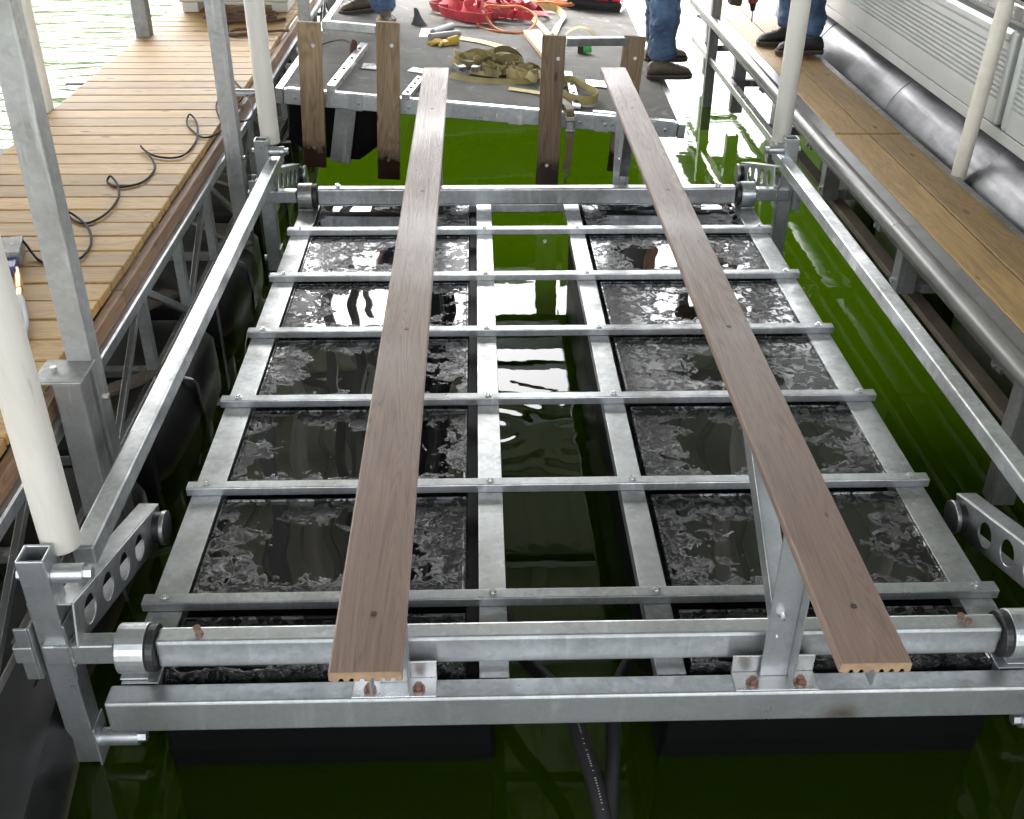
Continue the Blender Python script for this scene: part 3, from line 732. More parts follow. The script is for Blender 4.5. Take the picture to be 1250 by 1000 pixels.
# floats
yy = -2.6
while yy < 9:
    y0, y1 = yy+.06, yy+1.16; rings = []
    for j in range(13):
        t = j/12; e = min(t, 1-t)*1.1; ins = .05*max(0, 1-e/.08)**2
        bulge = .03*math.sin(math.pi*t)
        x0, x1 = -2.55-bulge+ins, -1.52+bulge-ins; yv = y0+(y1-y0)*t
        zt_, zb = -.205-ins*.5, -.8+ins
        rings.append([(x0, yv, zb), (x1-.03, yv, zb), (x1, yv, zb+.08), (x1+.008, yv, -.42), (x1, yv, zt_-.07), (x1-.07, yv, zt_), (x0+.07, yv, zt_), (x0, yv, zt_-.07)])
    f = MB().loft(rings, smooth=True).build('dock_float', M['float'], dl)
    for t in (.5,):
        yv = y0+(y1-y0)*t
        MB().tube(smooth_path([(-1.57, yv-.02, -.207), (-1.492, yv-.01, -.24), (-1.482, yv, -.31), (-1.478, yv+.012, -.42), (-1.48, yv+.03, -.6)], 5), .007, 6).build('mould_seam', M['seam'], f)
    for yv in (y0-.035,):
        MB().box((-1.585, yv-.03, -.55), (-1.52, yv+.02, -.17)).build('float_strap', M['rubber'], dl)
    yy += 1.22
nf = MB().loft([[(-2.3, y, -.8), (-1.47+i, y, -.8), (-1.41+i, y, -.5), (-1.405+i, y, -.3), (-1.44+i, y, -.2), (-1.52+i, y, -.16), (-2.3, y, -.16)] for y, i in ((-1.7, -.1), (-1.6, -.02), (-1.2, .04), (-.6, .03), (-.12, -.03), (-.02, -.1), (.03, -.2))]).build('dock_float', M['float'], dl)
# debris lying on the floats below the walkway
def junk():
    r = random.Random(11)
    for i in range(9):
        yy = r.uniform(.2, 4.5); a = r.uniform(-.9, .9); L = r.uniform(.25, .8); x = r.uniform(-2.1, -1.75)
        d = Vector((math.sin(a), math.cos(a), r.uniform(-.05, .08)))*L/2
        c = Vector((x, yy, -.165 + r.uniform(0, .05)))
        o = MB().beam(c-d, c+d, r.uniform(.05, .14), .02).build('old_board', M['deadwood'], None, .002, 1)
        tag(o, 'grey scrap board lying on the floats under the left walkway', 'scrap board', 'scrap boards under the walkway')
junk()
# hardware on walkway's left edge
for y0 in (3.05, 2.2):
    pass
c = tag(MB().box((-2.76, 4.28, .325), (-2.64, 4.44, .34)).build('edge_bracket', M['galv_dark'], None, .002), 'small steel cleat plate sticking out from the far left walkway edge', 'bracket')
cl = tag(MB().box((-1.70, 3.93, .352), (-1.57, 4.0, .372)).cyl((-1.72, 3.965, .366), (-1.56, 3.965, .366), .02, n=12).build('dock_cleat', M['galv'], None, .002), 'short galvanised dock cleat on the right walkway edge beside the white pole', 'cleat')

# roof posts
def roof_post(x, y, w_, m, label, zb=-.6, extra=None):
    r = empty('roof_post', (x, y, WZ), label, 'post', group='roof posts along the docks')
    h_ = w_/2; t = .006
    q = [(-h_, -h_), (h_, -h_), (h_, h_), (.018, h_), (.018, h_-.012), (-.018, h_-.012), (-.018, h_), (-h_, h_)]
    MB().extrude(q, (x, y, zb), (x, y, ZT(y)-.25), (0, 1, 0)).build('shaft', m, r, .006, 2)
    MB().extrude([(-.006, -h_-.002), (.006, -h_-.002), (.006, -h_+.001), (-.006, -h_+.001)], (x, y, zb+.1), (x, y, ZT(y)-.3), (0, 1, 0)).build('seam', m, r) if False else None
    MB().box((x-h_-.01, y-h_-.012, ZT(y)-.31), (x+h_+.01, y+h_+.012, ZT(y)-.3)).build('cap_plate', m, r)
    for z in (.25, -.1):
        MB().cyl((x+h_, y, z), (x+h_+.012, y, z), .011, n=6).build('bolt', M['bolt'], r)
    return r
roof_post(-1.54, .71, .082, M['galv_dull'], 'nearest tall galvanised roof post at the left walkway edge, right of the big white pole')
roof_post(-1.535, 3.14, .082, M['galv_dull'], 'tall galvanised roof post on the left walkway edge with the black coiled hose beside it')
roof_post(-1.50, 5.72, .08, M['galv_dull'], 'thin far galvanised post just right of the beige dock box')
roof_post(-1.48, 7.2, .08, M['galv_dull'], 'farthest left galvanised post, above the crossbar between the weathered uprights')
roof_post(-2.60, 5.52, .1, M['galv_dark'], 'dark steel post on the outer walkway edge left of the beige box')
# capped short post clamped beside the nearest roof post
sp_ = empty('mooring_post', (-1.545, .58, WZ), 'short capped square galvanised post at the walkway corner beside the near roof post', 'post')
MB().box((-1.59, .545, -.6), (-1.50, .635, .395)).build('shaft', M['galv_dull'], sp_, .008, 3)
MB().box((-1.645, .53, .396), (-1.492, .68, .408)).build('cap', M['galv_dull'], sp_, .004)
MB().cyl((-1.60, .61, .408), (-1.60, .61, .42), .011, n=6).build('bolt', M['bolt'], sp_)
# PVC guide poles on the other slip
g1 = empty('bumper_pole', (-2.68, 3.5, .30), 'slender beige pipe standing on the outer edge of the left walkway', 'pole', group='beige bumper pipes')
MB().cyl((-2.68, 3.72, .33), (-2.68, 3.72, 3.2), .04, n=20).build('pipe', M['pvc_old'], g1, .002)
MB().box((-2.74, 3.35, .285), (-2.635, 3.8, .33)).build('base_angle', M['galv_dark'], g1, .002)
g3 = tag(MB().box((-2.735, 2.55, .285), (-2.635, 3.12, .31)).build('edge_angle', M['galv_dark'], None, .002), 'grey angle bracket along the outer walkway edge beside the near roof post', 'bracket')
bl = empty('boat_bumper', (-2.95, 3.75, WZ), 'dark strapped roller bumper behind the beige pipe at the far left', 'bumper')
MB().tube(smooth_path([(-2.95, 3.7, .86), (-2.97, 3.72, 1.0), (-2.98, 3.74, 1.2), (-3.0, 3.75, 1.45)], 4), [.05]*13, 12).build('roller', M['rust'], bl)
MB().tube(smooth_path([(-2.95, 3.7, .52), (-2.93, 3.7, .68), (-2.95, 3.7, .87)], 4), [.03, .045, .05, .055, .055, .055, .05, .045, .04], 12).build('strap_end', plain('blue_grey_rubber', (.06, .075, .09), .5), bl)

# hose coil on the walkway
HP = [(-2.297,6.742),(-2.1,5.9),(-2.029,5.567),(-1.93,5.03),(-1.804,4.433),(-1.761,4.316),(-1.614,3.966),(-1.53,3.712),(-1.515,3.506),(-1.56,3.415),(-1.641,3.431),(-1.723,3.665),(-1.732,3.796),(-1.658,3.633),(-1.62,3.327),(-1.634,3.185),(-1.685,3.143),(-1.764,3.256),(-1.827,3.403),(-1.833,3.509),(-1.775,3.402),(-1.712,3.116),(-1.712,2.892),(-1.758,2.817),(-1.852,2.843),(-1.928,2.933),(-1.951,2.955),(-1.856,2.793),(-1.808,2.637),(-1.817,2.477),(-1.875,2.412),(-1.93,2.413),(-1.983,2.479),(-1.974,2.512),(-1.919,2.423),(-1.874,2.264),(-1.868,2.104),(-1.897,1.991),(-1.94,1.963),(-1.996,2.011),(-2.035,2.068),(-1.978,2.029),(-1.896,1.908),(-1.838,1.75),(-1.828,1.642),(-1.84,1.585),(-1.888,1.539),(-1.938,1.548),(-2.002,1.596),(-2.079,1.678),(-2.121,1.662)]
HZ = [.358]*len(HP)
for i in (6, 7, 8, 9): HZ[i] = (.36, .345, .345, .36)[i-6]
for i in (12, 19, 26, 33, 40): HZ[i] = .372
HZ[-1] = HZ[-2] = .40; HZ[0] = .5
tag(MB().tube(smooth_path([(x, y, z) for (x, y), z in zip(HP, HZ)], 6), .0052, 8).build('coiled_hose', M['hose']), 'thin black coiled air hose looping along the wooden walkway', 'hose')
vt = empty('air_regulator', (-2.0, 1.4, .35), 'small metal air tool with blue label and brass fittings on planks behind the white pole', 'air tool')
MB().box((-2.16, 1.52, .352), (-2.06, 1.70, .41), Matrix.Rotation(.25, 3, 'Z')).build('housing', M['galv_dark'], vt, .006)
MB().box((-2.075, 1.43, .352), (-2.035, 1.53, .395), Matrix.Rotation(.25, 3, 'Z')).build('label_block', M['blue'], vt, .004)
MB().cyl((-2.03, 1.46, .372), (-1.985, 1.36, .372), .012, n=14).cyl((-1.985, 1.36, .372), (-1.955, 1.28, .372), .015, n=6).cyl((-1.955, 1.28, .372), (-1.93, 1.21, .372), .012, n=14).build('fitting', M['brass'], vt)
MB().tube(smooth_path([(-1.93, 1.21, .37), (-1.88, 1.1, .37), (-1.83, .97, .368), (-1.81, .84, .366)], 6), .018, 10).build('grey_hose', plain('grey_hose', (.25, .26, .28), .5), vt)

# dock box at the far end, mat and clamp
bx = empty('dock_box', (-2.12, 6.5, .35), 'beige plastic dock box standing across the far end of the left walkway', 'box')
MB().loft([[(-2.53+i, 6.27+i, z), (-1.70-i, 6.27+i, z), (-1.70-i, 6.85-i, z), (-2.53+i, 6.85-i, z)] for i, z in ((.01, .425), (.0, .44), (-.012, .86), (-.0, .875))], smooth=False).build('body', M['box'], bx, .01)
for x in (-2.51, -1.83): MB().box((x, 6.285, .352), (x+.12, 6.83, .424)).build('foot', M['box'], bx, .006)
MB().loft([[(-2.56+i, 6.24+i, z), (-1.67-i, 6.24+i, z), (-1.67-i, 6.88-i, z), (-2.56+i, 6.88-i, z)] for i, z in ((0, .876), (0, .91), (.04, .96), (.12, .985))], smooth=False).build('lid', M['box'], bx, .008)
mb = MB(); rnd = random.Random(8)
for k in range(9):
    a0 = rnd.uniform(0, 6.28); cx, cy = -1.98+rnd.uniform(-.14, .14), 6.0+rnd.uniform(-.05, .06)
    mb.tube([(cx+.16*math.cos(a0+t*.5)*rnd.uniform(.85, 1.1), cy+.06*math.sin(a0+t*.5), .366+.006*k*.5) for t in range(11)], .013, 7)
tag(mb.build('dark_rope', M['rust']), 'tangled dark brown rope heap lying in front of the beige dock box', 'rope')
mb = MB(); mb.tube(smooth_path([(-2.02, 5.52, .362), (-1.98, 5.6, .37), (-1.9, 5.62, .372), (-1.82, 5.6, .37), (-1.78, 5.56, .365)], 5), .011, 8).tube(smooth_path([(-2.02, 5.52, .362), (-1.97, 5.47, .365), (-1.89, 5.46, .368), (-1.83, 5.5, .366), (-1.78, 5.56, .365)], 5), .014, 8).tube([(-1.78, 5.56, .365), (-1.66, 5.6, .365), (-1.6, 5.58, .366)], .008, 6)
tag(mb.build('pipe_wrench', M['rust']), 'rusty open jawed clamp lying on planks left of the far white pole', 'clamp')

# ------------------------------------------------------------------ narrow dock on the right
dr = empty('narrow_dock', (1.88, 3, WZ), 'narrow two board dock with grey bumper between the lift and pontoon boat', 'dock')
segs = [(-2.0, 3.36), (3.373, 6.9), (6.912, 7.2)]
for a, b in segs:
    for x0, x1 in ((1.69, 1.869), (1.877, 2.058)):
        e = random.uniform(-.004, .004)
        MB().box((x0, a+e, .262), (x1, b+e-.006, .30)).build('plank', M['dockwood_y'], dr, .004)
bp_ = [(.05*math.cos(t), .05*math.sin(t)) for t in [math.radians(a) for a in range(-90, 271, 24)]][:-1]
for a, b in ((-2.0, .6), (.603, 2.05), (2.053, 3.37), (3.373, 6.9), (6.903, 7.2)):
    prof = [(-.02, -.034)] + [(-.035+.036*math.cos(math.radians(t)), .036*math.sin(math.radians(t))) for t in range(270, 85, -15)] + [(-.006, .03), (.0, .024), (.062, .028), (.063, -.034)]
    MB().extrude(prof, (1.625, a, .268), (1.625, b, .268), smooth=True).build('rub_rail', M['bumper'], dr)
MB().box((2.062, -2, .235), (2.112, 7.2, .29)).build('edge_angle', M['galv_dull'], dr, .004)
MB().box((1.65, -2, .14), (1.69, 7.2, .225)).build('top_chord', M['galv_dark'], dr, .003)
MB().box((2.0, -2, .14), (2.04, 7.2, .225)).build('top_chord', M['galv_dark'], dr, .003)
MB().box((1.60, 3.9, -.06), (1.65, 7.2, -.01)).build('bottom_chord', M['alu'], dr, .004)
MB().box((1.765, -2, -.15), (1.835, 4.6, -.115)).build('bottom_chord', M['brownpipe'], dr, .003)
MB().box((2.0, -2, -.13), (2.04, 7.2, -.09)).build('bottom_chord', M['galv_dark'], dr, .003)
for y in (-.2, .86, 2.25, 3.5, 4.72, 5.95, 7.1):
    x = 1.702 if y != .86 else 1.632; zl = -.112 if y < 4.6 and y != .86 else -.32
    MB().box((x, y-.05, zl), (x+.09, y-.043, .2)).box((x, y-.0425, zl), (x+.007, y+.03, .2)).box((x+.083, y-.0425, zl), (x+.09, y+.03, .2)).build('dock_leg', M['galv_dull'], dr, .002, 1)
    MB().cyl((x, y, -.06), (x-.014, y, -.06), .013, n=6).build('bolt', M['bolt'], dr)
    MB().box((1.668, y+.2, .10), (1.72, y+.28, .138)).cyl((1.668, y+.24, .118), (1.655, y+.24, .118), .012, n=6).build('clip_plate', M['galv'], dr, .001, 1)
    MB().beam((1.74, y, -.1), (2.0, y, -.1), .04, .05).build('cross_tie', M['galv_dark'], dr, .002, 1)
yy = -2.2
while yy < 4.2:
    y0, y1 = yy+.05, yy+1.15; rings = []
    for j in range(9):
        t = j/8; ins = .07*max(0, 1-min(t, 1-t)/.12)**2; yv = y0+(y1-y0)*t
        x0, x1 = 2.2+ins, 2.6-ins; zt_, zb = -.16-ins*.4, -.8
        rings.append([(x0+.04, yv, zb), (x1, yv, zb), (x1, yv, zt_), (x0+.08, yv, zt_), (x0, yv, zt_-.08), (x0-.008, yv, -.45)])
    MB().loft(rings, smooth=True).build('dock_float', M['float'], dr); yy += 1.25
roof_post(1.62, 6.42, .075, M['galv_dark'], 'dark galvanised post at the far end of the right dock beyond the drill')
roof_post(2.22, -.9, .08, M['galv_dull'], 'galvanised roof post at the outer right side of the narrow dock') if False else None
g2 = empty('bumper_pole', (2.125, 2.72, .28), 'slender beige pipe leaning against the pontoon boat on the right', 'pole', group='beige bumper pipes')
mb = MB().cyl((2.12, 2.72, .27), (2.17, 2.76, 1.02), .037, n=20); mb.build('pipe', M['pvc_old'], g2, .002)
MB().cyl((2.17, 2.76, 1.0), (2.31, 2.86, 3.2), .037, n=20).build('pipe', M['pvc_old'], g2, .002)

# ------------------------------------------------------------------ pontoon boat
pb = empty('pontoon_boat', (3.4, 3.5, WZ), 'moored pontoon boat with dented aluminium tube and pale ribbed side panels', 'boat')
TX, TZ, TR = 2.49, .15, .345
def pontoon(xc, nm=None):
    mb = MB(); n = 48; rings = []
    ys = [2.63, 2.64] + [2.8+.25*k for k in range(15)] + [6.6, 6.9, 7.2, 7.4, 7.55]
    for y in ys:
        k = 1 if y < 6.3 else max(.05, 1-((y-6.3)/1.27)**2*.95)
        zc = TZ + (1-k)*.2
        rr = []
        for j in range(n):
            a = 2*math.pi*j/n; r = TR*k
            r += .006*k*noise.noise(Vector((math.cos(a)*2.2, math.sin(a)*2.2, y*2.4)))
            rr.append((xc+r*math.cos(a), y, zc+r*math.sin(a)))
        rings.append(rr)
    t = mb.loft(rings).build('pontoon_tube', M['tube'], pb)
    mb = MB(); rings = []
    for y, k in [(2.625, 1.03), (2.60, 1.045), (2.45, 1.045)] + [(2.2-.3*q, 1.045) for q in range(14)]:
        rings.append([(xc+TR*k*math.cos(2*math.pi*j/n), y, TZ+TR*k*math.sin(2*math.pi*j/n)) for j in range(n)])
    mb.loft(rings).build('pontoon_tube', M['tube'], pb)
    for y in (3.95, 5.5):
        mb = MB(); mb.tube([(xc+(TR+.001)*math.cos(2*math.pi*j/n), y+.02*math.sin(j), TZ+(TR+.001)*math.sin(2*math.pi*j/n)) if False else (xc+(TR+.0015)*math.cos(2*math.pi*j/n), y, TZ+(TR+.0015)*math.sin(2*math.pi*j/n)) for j in range(n+1)], .0045, 6)
        mb.build('weld_seam', M['tube'], t)
    mb = MB(); a = math.radians(196)
    mb.box((xc-TR-.03, -1.9, TZ-.135), (xc-TR+.03, 6.3, TZ-.12)); mb.box((xc-TR-.03, -1.9, TZ-.12), (xc-TR-.024, 6.3, TZ-.10))
    mb.build('spray_strake', M['tube'], t, .002)
pontoon(TX); pontoon(TX+2.0)
MB().box((2.25, -2, .50), (4.7, 7.0, .54)).build('deck', M['alu'], pb, .004)
MB().box((2.222, -2, .49), (2.246, 7.0, .545)).build('deck_trim', M['siding'], pb, .003)
# ribbed siding panel with rounded ends
def siding(y0, y1):
    z0, z1 = .55, .98; x = 2.225
    pr = [(0.0, 0.0), (0.0, .11)]; zz = .11
    while zz < .34:
        pr += [(.0, zz), (.012, zz+.005), (.012, zz+.012), (.0, zz+.017)]; zz += .024
    pr += [(.0, .37), (-.006, .385), (-.006, .41), (.006, .43), (.05, .43), (.05, 0)]
    v = MB(); v.extrude(pr, (x, y0+.05, z0), (x, y1-.05, z0)); p = v.build('siding_panel', M['siding'], pb)
    for y in (y0, y1-.05):
        MB().box((x-.01, y, z0-.004), (x+.055, y+.049, z1+.008)).build('panel_post', M['siding'], p, .02, 4)
siding(-1.9, 2.62); siding(2.68, 6.9)
MB().box((2.225, -1.9, 1.02), (2.29, 6.9, 1.09)).build('top_rail', M['alu'], pb, .012, 3)
MB().box((2.5, -1.5, .545), (3.2, 6.0, .98)).build('seat_base', M['siding'], pb, .02, 3)
MB().box((2.32, -1.5, .98), (2.5, 6.0, 1.32)).build('seat_back', plain('dark_seat_vinyl', (.05, .045, .045), .5, 0, 20, .2), pb, .04, 4)
MB().box((2.285, -1.85, .55), (2.295, 6.8, 1.01)).build('inner_panel', plain('inner_fence', (.2, .2, .2), .5), pb)

# ------------------------------------------------------------------ work platform
TH = .08
pf = empty('work_platform', (-.24, 4.3, .19), 'floating carpeted work platform with timber uprights at its front edge', 'platform', (0, TH, -.03))
PM = _WM[pf.name]
def pz(x, y, h=0): return .19 - TH*(x+.24) + h
def PB(mb, name, m, parent=None, bev=0, seg=2): return mb.build(name, m, parent or pf, bev, seg, local=True)
L0, L1 = -1.225, 1.235
PB(MB().box((L0, .055, -.03), (L1, 5.2, 0)), 'deck_panel', M['carpet'])
PB(MB().box((L0, .0, -.092), (L1, .05, .0)), 'front_channel', M['galv'], None, .004)
PB(MB().box((L0-.05, -.005, -.092), (L0-.004, 5.2, .004)), 'side_channel', M['alu'], None, .003)
PB(MB().box((L1+.004, -.012, -.092), (L1+.05, 5.2, -.004)), 'side_channel', M['galv'], None, .003)
PB(MB().box((L0+.02, .003, .0005), (L1-.02, .052, .005)), 'edge_trim', M['alu'], None, .001, 1)
for x in (-.78, -.28, .22, .76, 1.14): 
    p = PB(MB().box((x-.045, -.006, -.095), (x+.045, -.0005, .008)), 'joint_plate', M['galv'], None, .001, 1)
    PB(MB().cyl((x+.02, -.0065, -.05), (x+.02, -.016, -.05), .011, n=6), 'bolt', M['bolt'], p)
for x in (-1.15, -.45, .1, .62): PB(MB().cyl((x, -.0005, -.05), (x, -.008, -.05), .01, n=10), 'bolt', M['bolt'])
# pontoons below with angular noses
for x in (-.93, .86):
    mb = MB(); rings = []
    for y, k in ((.15 if x < 0 else 1.6, .7 if x < 0 else .35), (.8 if x < 0 else 1.9, .8), (1.3 if x < 0 else 2.2, 1), (4.9, 1)):
        zb = -.1-.52*k
        rings.append([(x-.3, y, -.1), (x-.3, y, zb+.12), (x-.16, y, zb), (x+.16, y, zb), (x+.3, y, zb+.12), (x+.3, y, -.1)])
    mb.loft(rings, smooth=False); PB(mb, 'float', M['darkplastic'], None, .015, 3)
PB(MB().box((-.93, .06, -.46), (-.80, .075, -.096), Matrix.Rotation(.1, 3, 'Y')), 'nose_plate', M['galv_dull'], None, .003)
for y in (.6, 1.8, 3.0, 4.2): PB(MB().box((L0, y, -.098), (L1, y+.05, -.031)), 'cross_member', M['galv_dark'])
# timber uprights in pairs joined by a steel tube
def upright(x, ztop, zbot, lean=0, wide=.14, yy=-.055, m=None):
    b = PB(MB().box((x-wide/2, yy-.038, zbot), (x+wide/2, yy, ztop), Matrix.Rotation(lean, 3, 'Y')), 'timber_upright', m or M['oldwood'], None, .004)
    for z in (ztop-.13, zbot+.13):
        PB(MB().cyl((x+.012-lean*0, yy-.038, z), (x+.012, yy-.043, z), .012, n=12), 'screw', M['bolt'], b)
    return b
upright(-1.035, .43, -.45, -.035); upright(-.57, .47, -.49, -.035)
upright(.425, .48, -.44, -.055); upright(.925, .45, -.42, -.01, .14, .26)
PB(MB().box((-.98, -.05, .385), (-.66, -.0, .435)), 'cross_tube', M['galv'], None, .006)
PB(MB().beam((.47, -.04, .44), (.87, .24, .415), .05, .05), 'cross_tube', M['galv'], None, .006)
def lay_angle(x, y0, y1, dx=0, th=.05):
    a = PB(MB().beam((x, y0, .006+th/2), (x+dx, y1, .006+th/2), .052, th), 'angle_bar', M['alu'], None, .003)
    for k in range(4):
        t = .12+.24*k
        PB(MB().cyl((x+dx*t, y0+(y1-y0)*t, .006+th), (x+dx*t, y0+(y1-y0)*t, .012+th), .011, n=8), 'bolt', M['rust'], a)
lay_angle(-.93, -.03, 1.13, .07); lay_angle(-.47, -.03, .42, .06, .035); lay_angle(.60, .1, .95, -.02, .02)
PB(MB().box((-.82, .62, .0055), (-.68, .76, .009)), 'steel_plate', M['alu'])
PB(MB().box((.70, .68, .0055), (.86, .84, .009)), 'steel_plate', M['alu'])
PB(MB().box((.70, .055, .0055), (.95, .09, .012)), 'steel_plate', M['alu'])
def on(x, y, h): return (x, y, pz(x, y, h))

# hook with cord by the left angle
mb = MB(); k = Vector((-1.12, 5.22, .31))
tag(mb.tube(smooth_path([(-1.12, 5.2, .265), (-1.125, 5.22, .30), (-1.12, 5.23, .345), (-1.11, 5.25, .37), (-1.10, 5.26, .35), (-1.105, 5.24, .31)], 5), .014, 8).tube(smooth_path([(-1.12, 5.25, .355), (-1.2, 5.42, .34), (-1.3, 5.5, .31), (-1.36, 5.45, .30)], 6), .005, 6).build('cord_hook', M['rust']), 'rusty hook with a short cord standing on the left aluminium angle', 'hook')

# red webbing heap
def loopset(mbs, c, rx, ry, n, wd, seed, hmax, loops, t=.004):
    """webbing standing on edge in big open loops, later loops lying across earlier ones"""
    rnd = random.Random(seed)
    for k in range(n):
        a = rnd.uniform(0, 6.28); q_ = math.sqrt(rnd.random())
        cx, cy = c[0]+rx*q_*math.cos(a), c[1]+ry*q_*math.sin(a)
        lr = loops*rnd.uniform(.6, 1.3); ec = rnd.uniform(.35, .9); ori = rnd.uniform(0, 3.14); st = rnd.uniform(0, 6.28); sweep = rnd.uniform(3.6, 6.9)
        h0 = hmax*(k/n)*rnd.uniform(.4, 1); tilt0 = rnd.uniform(-.5, .5); tw = rnd.uniform(-1.3, 1.3); fl = rnd.uniform(.01, .05); ctl = []; up_ = []
        N = 30
        for q in range(N):
            f_ = q/(N-1); b = st+sweep*f_; r_ = lr*(1+.35*math.sin(2.1*f_*3.14+k))
            px = r_*math.cos(b); py = r_*ec*math.sin(b)
            x = cx+px*math.cos(ori)-py*math.sin(ori); y = cy+px*math.sin(ori)+py*math.cos(ori)
            th_ = tilt0+tw*math.sin(math.pi*f_)
            o_ = Vector((math.cos(b+ori), math.sin(b+ori), 0))
            u = (Vector((0, 0, 1))*math.cos(th_) + o_*math.sin(th_)).normalized()
            ctl.append(on(x, y, wd/2*abs(u.z)+.004+h0+fl*math.sin(b*1.3+k)**2)); up_.append(u)
        mbs[k % len(mbs)].ribbon(ctl, wd, up_, t)
def heap(name, ms, c, rx, ry, n, wd, label, seed, hmax, loops, t=.004):
    r = empty(name, on(c[0], c[1], 0), label, 'straps'); mbs = [MB() for _ in ms]
    loopset(mbs, c, rx, ry, n, wd, seed, hmax, loops, t)
    for mb, m in zip(mbs, ms): mb.build('webbing', m, r)
    return r
M['red_web2'] = web('faded_red_webbing', (.52, .09, .1)); M['red_web3'] = web('dark_red_webbing', (.36, .025, .04))
heap('strap_heap', (M['red_web'], M['red_web2'], M['red_web3']), (-.33, 7.0), .15, .30, 11, .075, 'left heap of wide pinkish red webbing straps coiled on the carpet', 3, .07, .2)
heap('strap_heap', (M['red_web2'], M['red_web'], M['red_web3']), (.02, 7.0), .14, .36, 12, .065, 'right heap of crumpled red webbing next to the orange cord', 16, .06, .14)
rnd = random.Random(12)
tag(MB().tube(smooth_path([on(-.22, 6.66, .1), on(-.12, 6.5, .012), on(.02, 6.38, .012), on(.15, 6.5, .012), on(.22, 6.7, .08), on(.1, 6.85, .12), on(-.05, 6.75, .13), on(-.2, 6.72, .12), on(-.25, 6.55, .012), on(-.1, 6.38, .012), on(.1, 6.42, .012)], 8), .011, 8).build('orange_strap', M['orange']), 'thin orange strap looped around the front of the red webbing', 'strap')
mb = MB()
for k in range(5):
    pts = []
    for q in range(14): pts.append(on(.42+.17*math.sin(q*.9+k*1.7)+.02*rnd.uniform(-1, 1), 7.75+.22*math.cos(q*.7+k), .012+.01*k))
    mb.tube(smooth_path(pts, 4), .009, 6)
tag(mb.build('extension_lead', M['orange']), 'tangled thin orange extension cord between red webbing and red tool bag', 'cord')
def strap(name, m, pts, ups, wd, label, cat, n=8):
    P_ = smooth_path(pts, n); U = []
    for i in range(len(ups)-1):
        for k in range(n): U.append(Vector(ups[i]).lerp(Vector(ups[i+1]), k/n))
    U.append(Vector(ups[-1]))
    return tag(MB().ribbon(P_, wd, U, .003).build(name, m), label, cat)
U1 = (0, 0, 1)
strap('yellow_strap', M['yellow_web'], [on(.20, 6.98, .02), on(.26, 6.7, .012), on(.30, 6.47, .012), on(.34, 6.42, .014), on(.40, 6.75, .02), on(.47, 7.1, .03), on(.40, 7.3, .05), on(.22, 7.25, .05)], [(1,0,.1),(1,0,.0),(1,.2,0),(1,.4,0),(1,-.2,.1),(.7,-.2,.6),(.2,.2,1),(.2,.2,1)], .055, 'pale yellow flat strap folded to a V behind the front right upright', 'strap')
strap('yellow_strap', M['tan_web'], [on(.40, 6.25, .02), on(.46, 6.32, .07), on(.54, 6.38, .095), on(.62, 6.34, .09), on(.67, 6.28, .045), on(.68, 6.26, .012)], [(.3,1,.2)]*6, .05, 'arched khaki strap loop behind the right crossbar', 'strap')
# khaki ratchet strap pile
def pile():
    r = empty('ratchet_straps', on(-.15, 5.05, 0), 'heap of khaki ratchet straps with steel buckles in the middle of the platform', 'straps')
    M['tan_web2'] = web('pale_khaki_webbing', (.45, .38, .18)); M['tan_web3'] = web('dark_khaki_webbing', (.24, .19, .075))  # paler and darker khaki tints, taking turns over the loops
    mbs = [MB(), MB(), MB()]
    loopset(mbs, (-.2, 5.2), .14, .17, 9, .05, 23, .05, .13, .003)
    loopset(mbs, (.03, 5.02), .12, .1, 7, .05, 31, .03, .1, .003)
    for mb, m in zip(mbs, (M['tan_web'], M['tan_web2'], M['tan_web3'])): mb.build('webbing', m, r)
    P_ = smooth_path([on(-.45, 4.93, .012), on(-.3, 4.86, .012), on(-.1, 4.87, .012), on(.05, 4.93, .014), on(.12, 4.98, .014)], 8)
    MB().ribbon(P_, .06, [Vector((.1, 1, .5))]*len(P_), .003).build('webbing', M['tan_web'], r)
    P_ = smooth_path([on(-.06, 4.72, .012), on(.06, 4.7, .01), on(.17, 4.66, .012)], 8)
    MB().ribbon(P_, .05, [Vector((.2, 1, .1))]*len(P_), .003).build('webbing', M['yellow_web'], r)
    for x, y, a in ((-.38, 5.0, .3), (-.27, 5.03, -.2), (-.12, 5.3, .9), (-.2, 5.42, 2.1)):
        rm = Matrix.Rotation(a, 3, 'Z'); c = Vector(on(x, y, .05))
        mb = MB()
        for sx in (-1, 1): mb.box(c+Vector((sx*.024-.003, -.06, -.02)), c+Vector((sx*.024+.003, .06, .02)), rm, c)
        mb.cyl(c+rm@Vector((-.028, .02, 0)), c+rm@Vector((.028, .02, 0)), .013, n=12).cyl(c+rm@Vector((-.028, -.045, .012)), c+rm@Vector((.028, -.045, .012)), .009, n=10)
        mb.box(c+Vector((-.02, -.075, .016)), c+Vector((.02, -.02, .024)), rm, c)
        mb.build('buckle', M['galv_dark'], r, .001, 1)
pile()
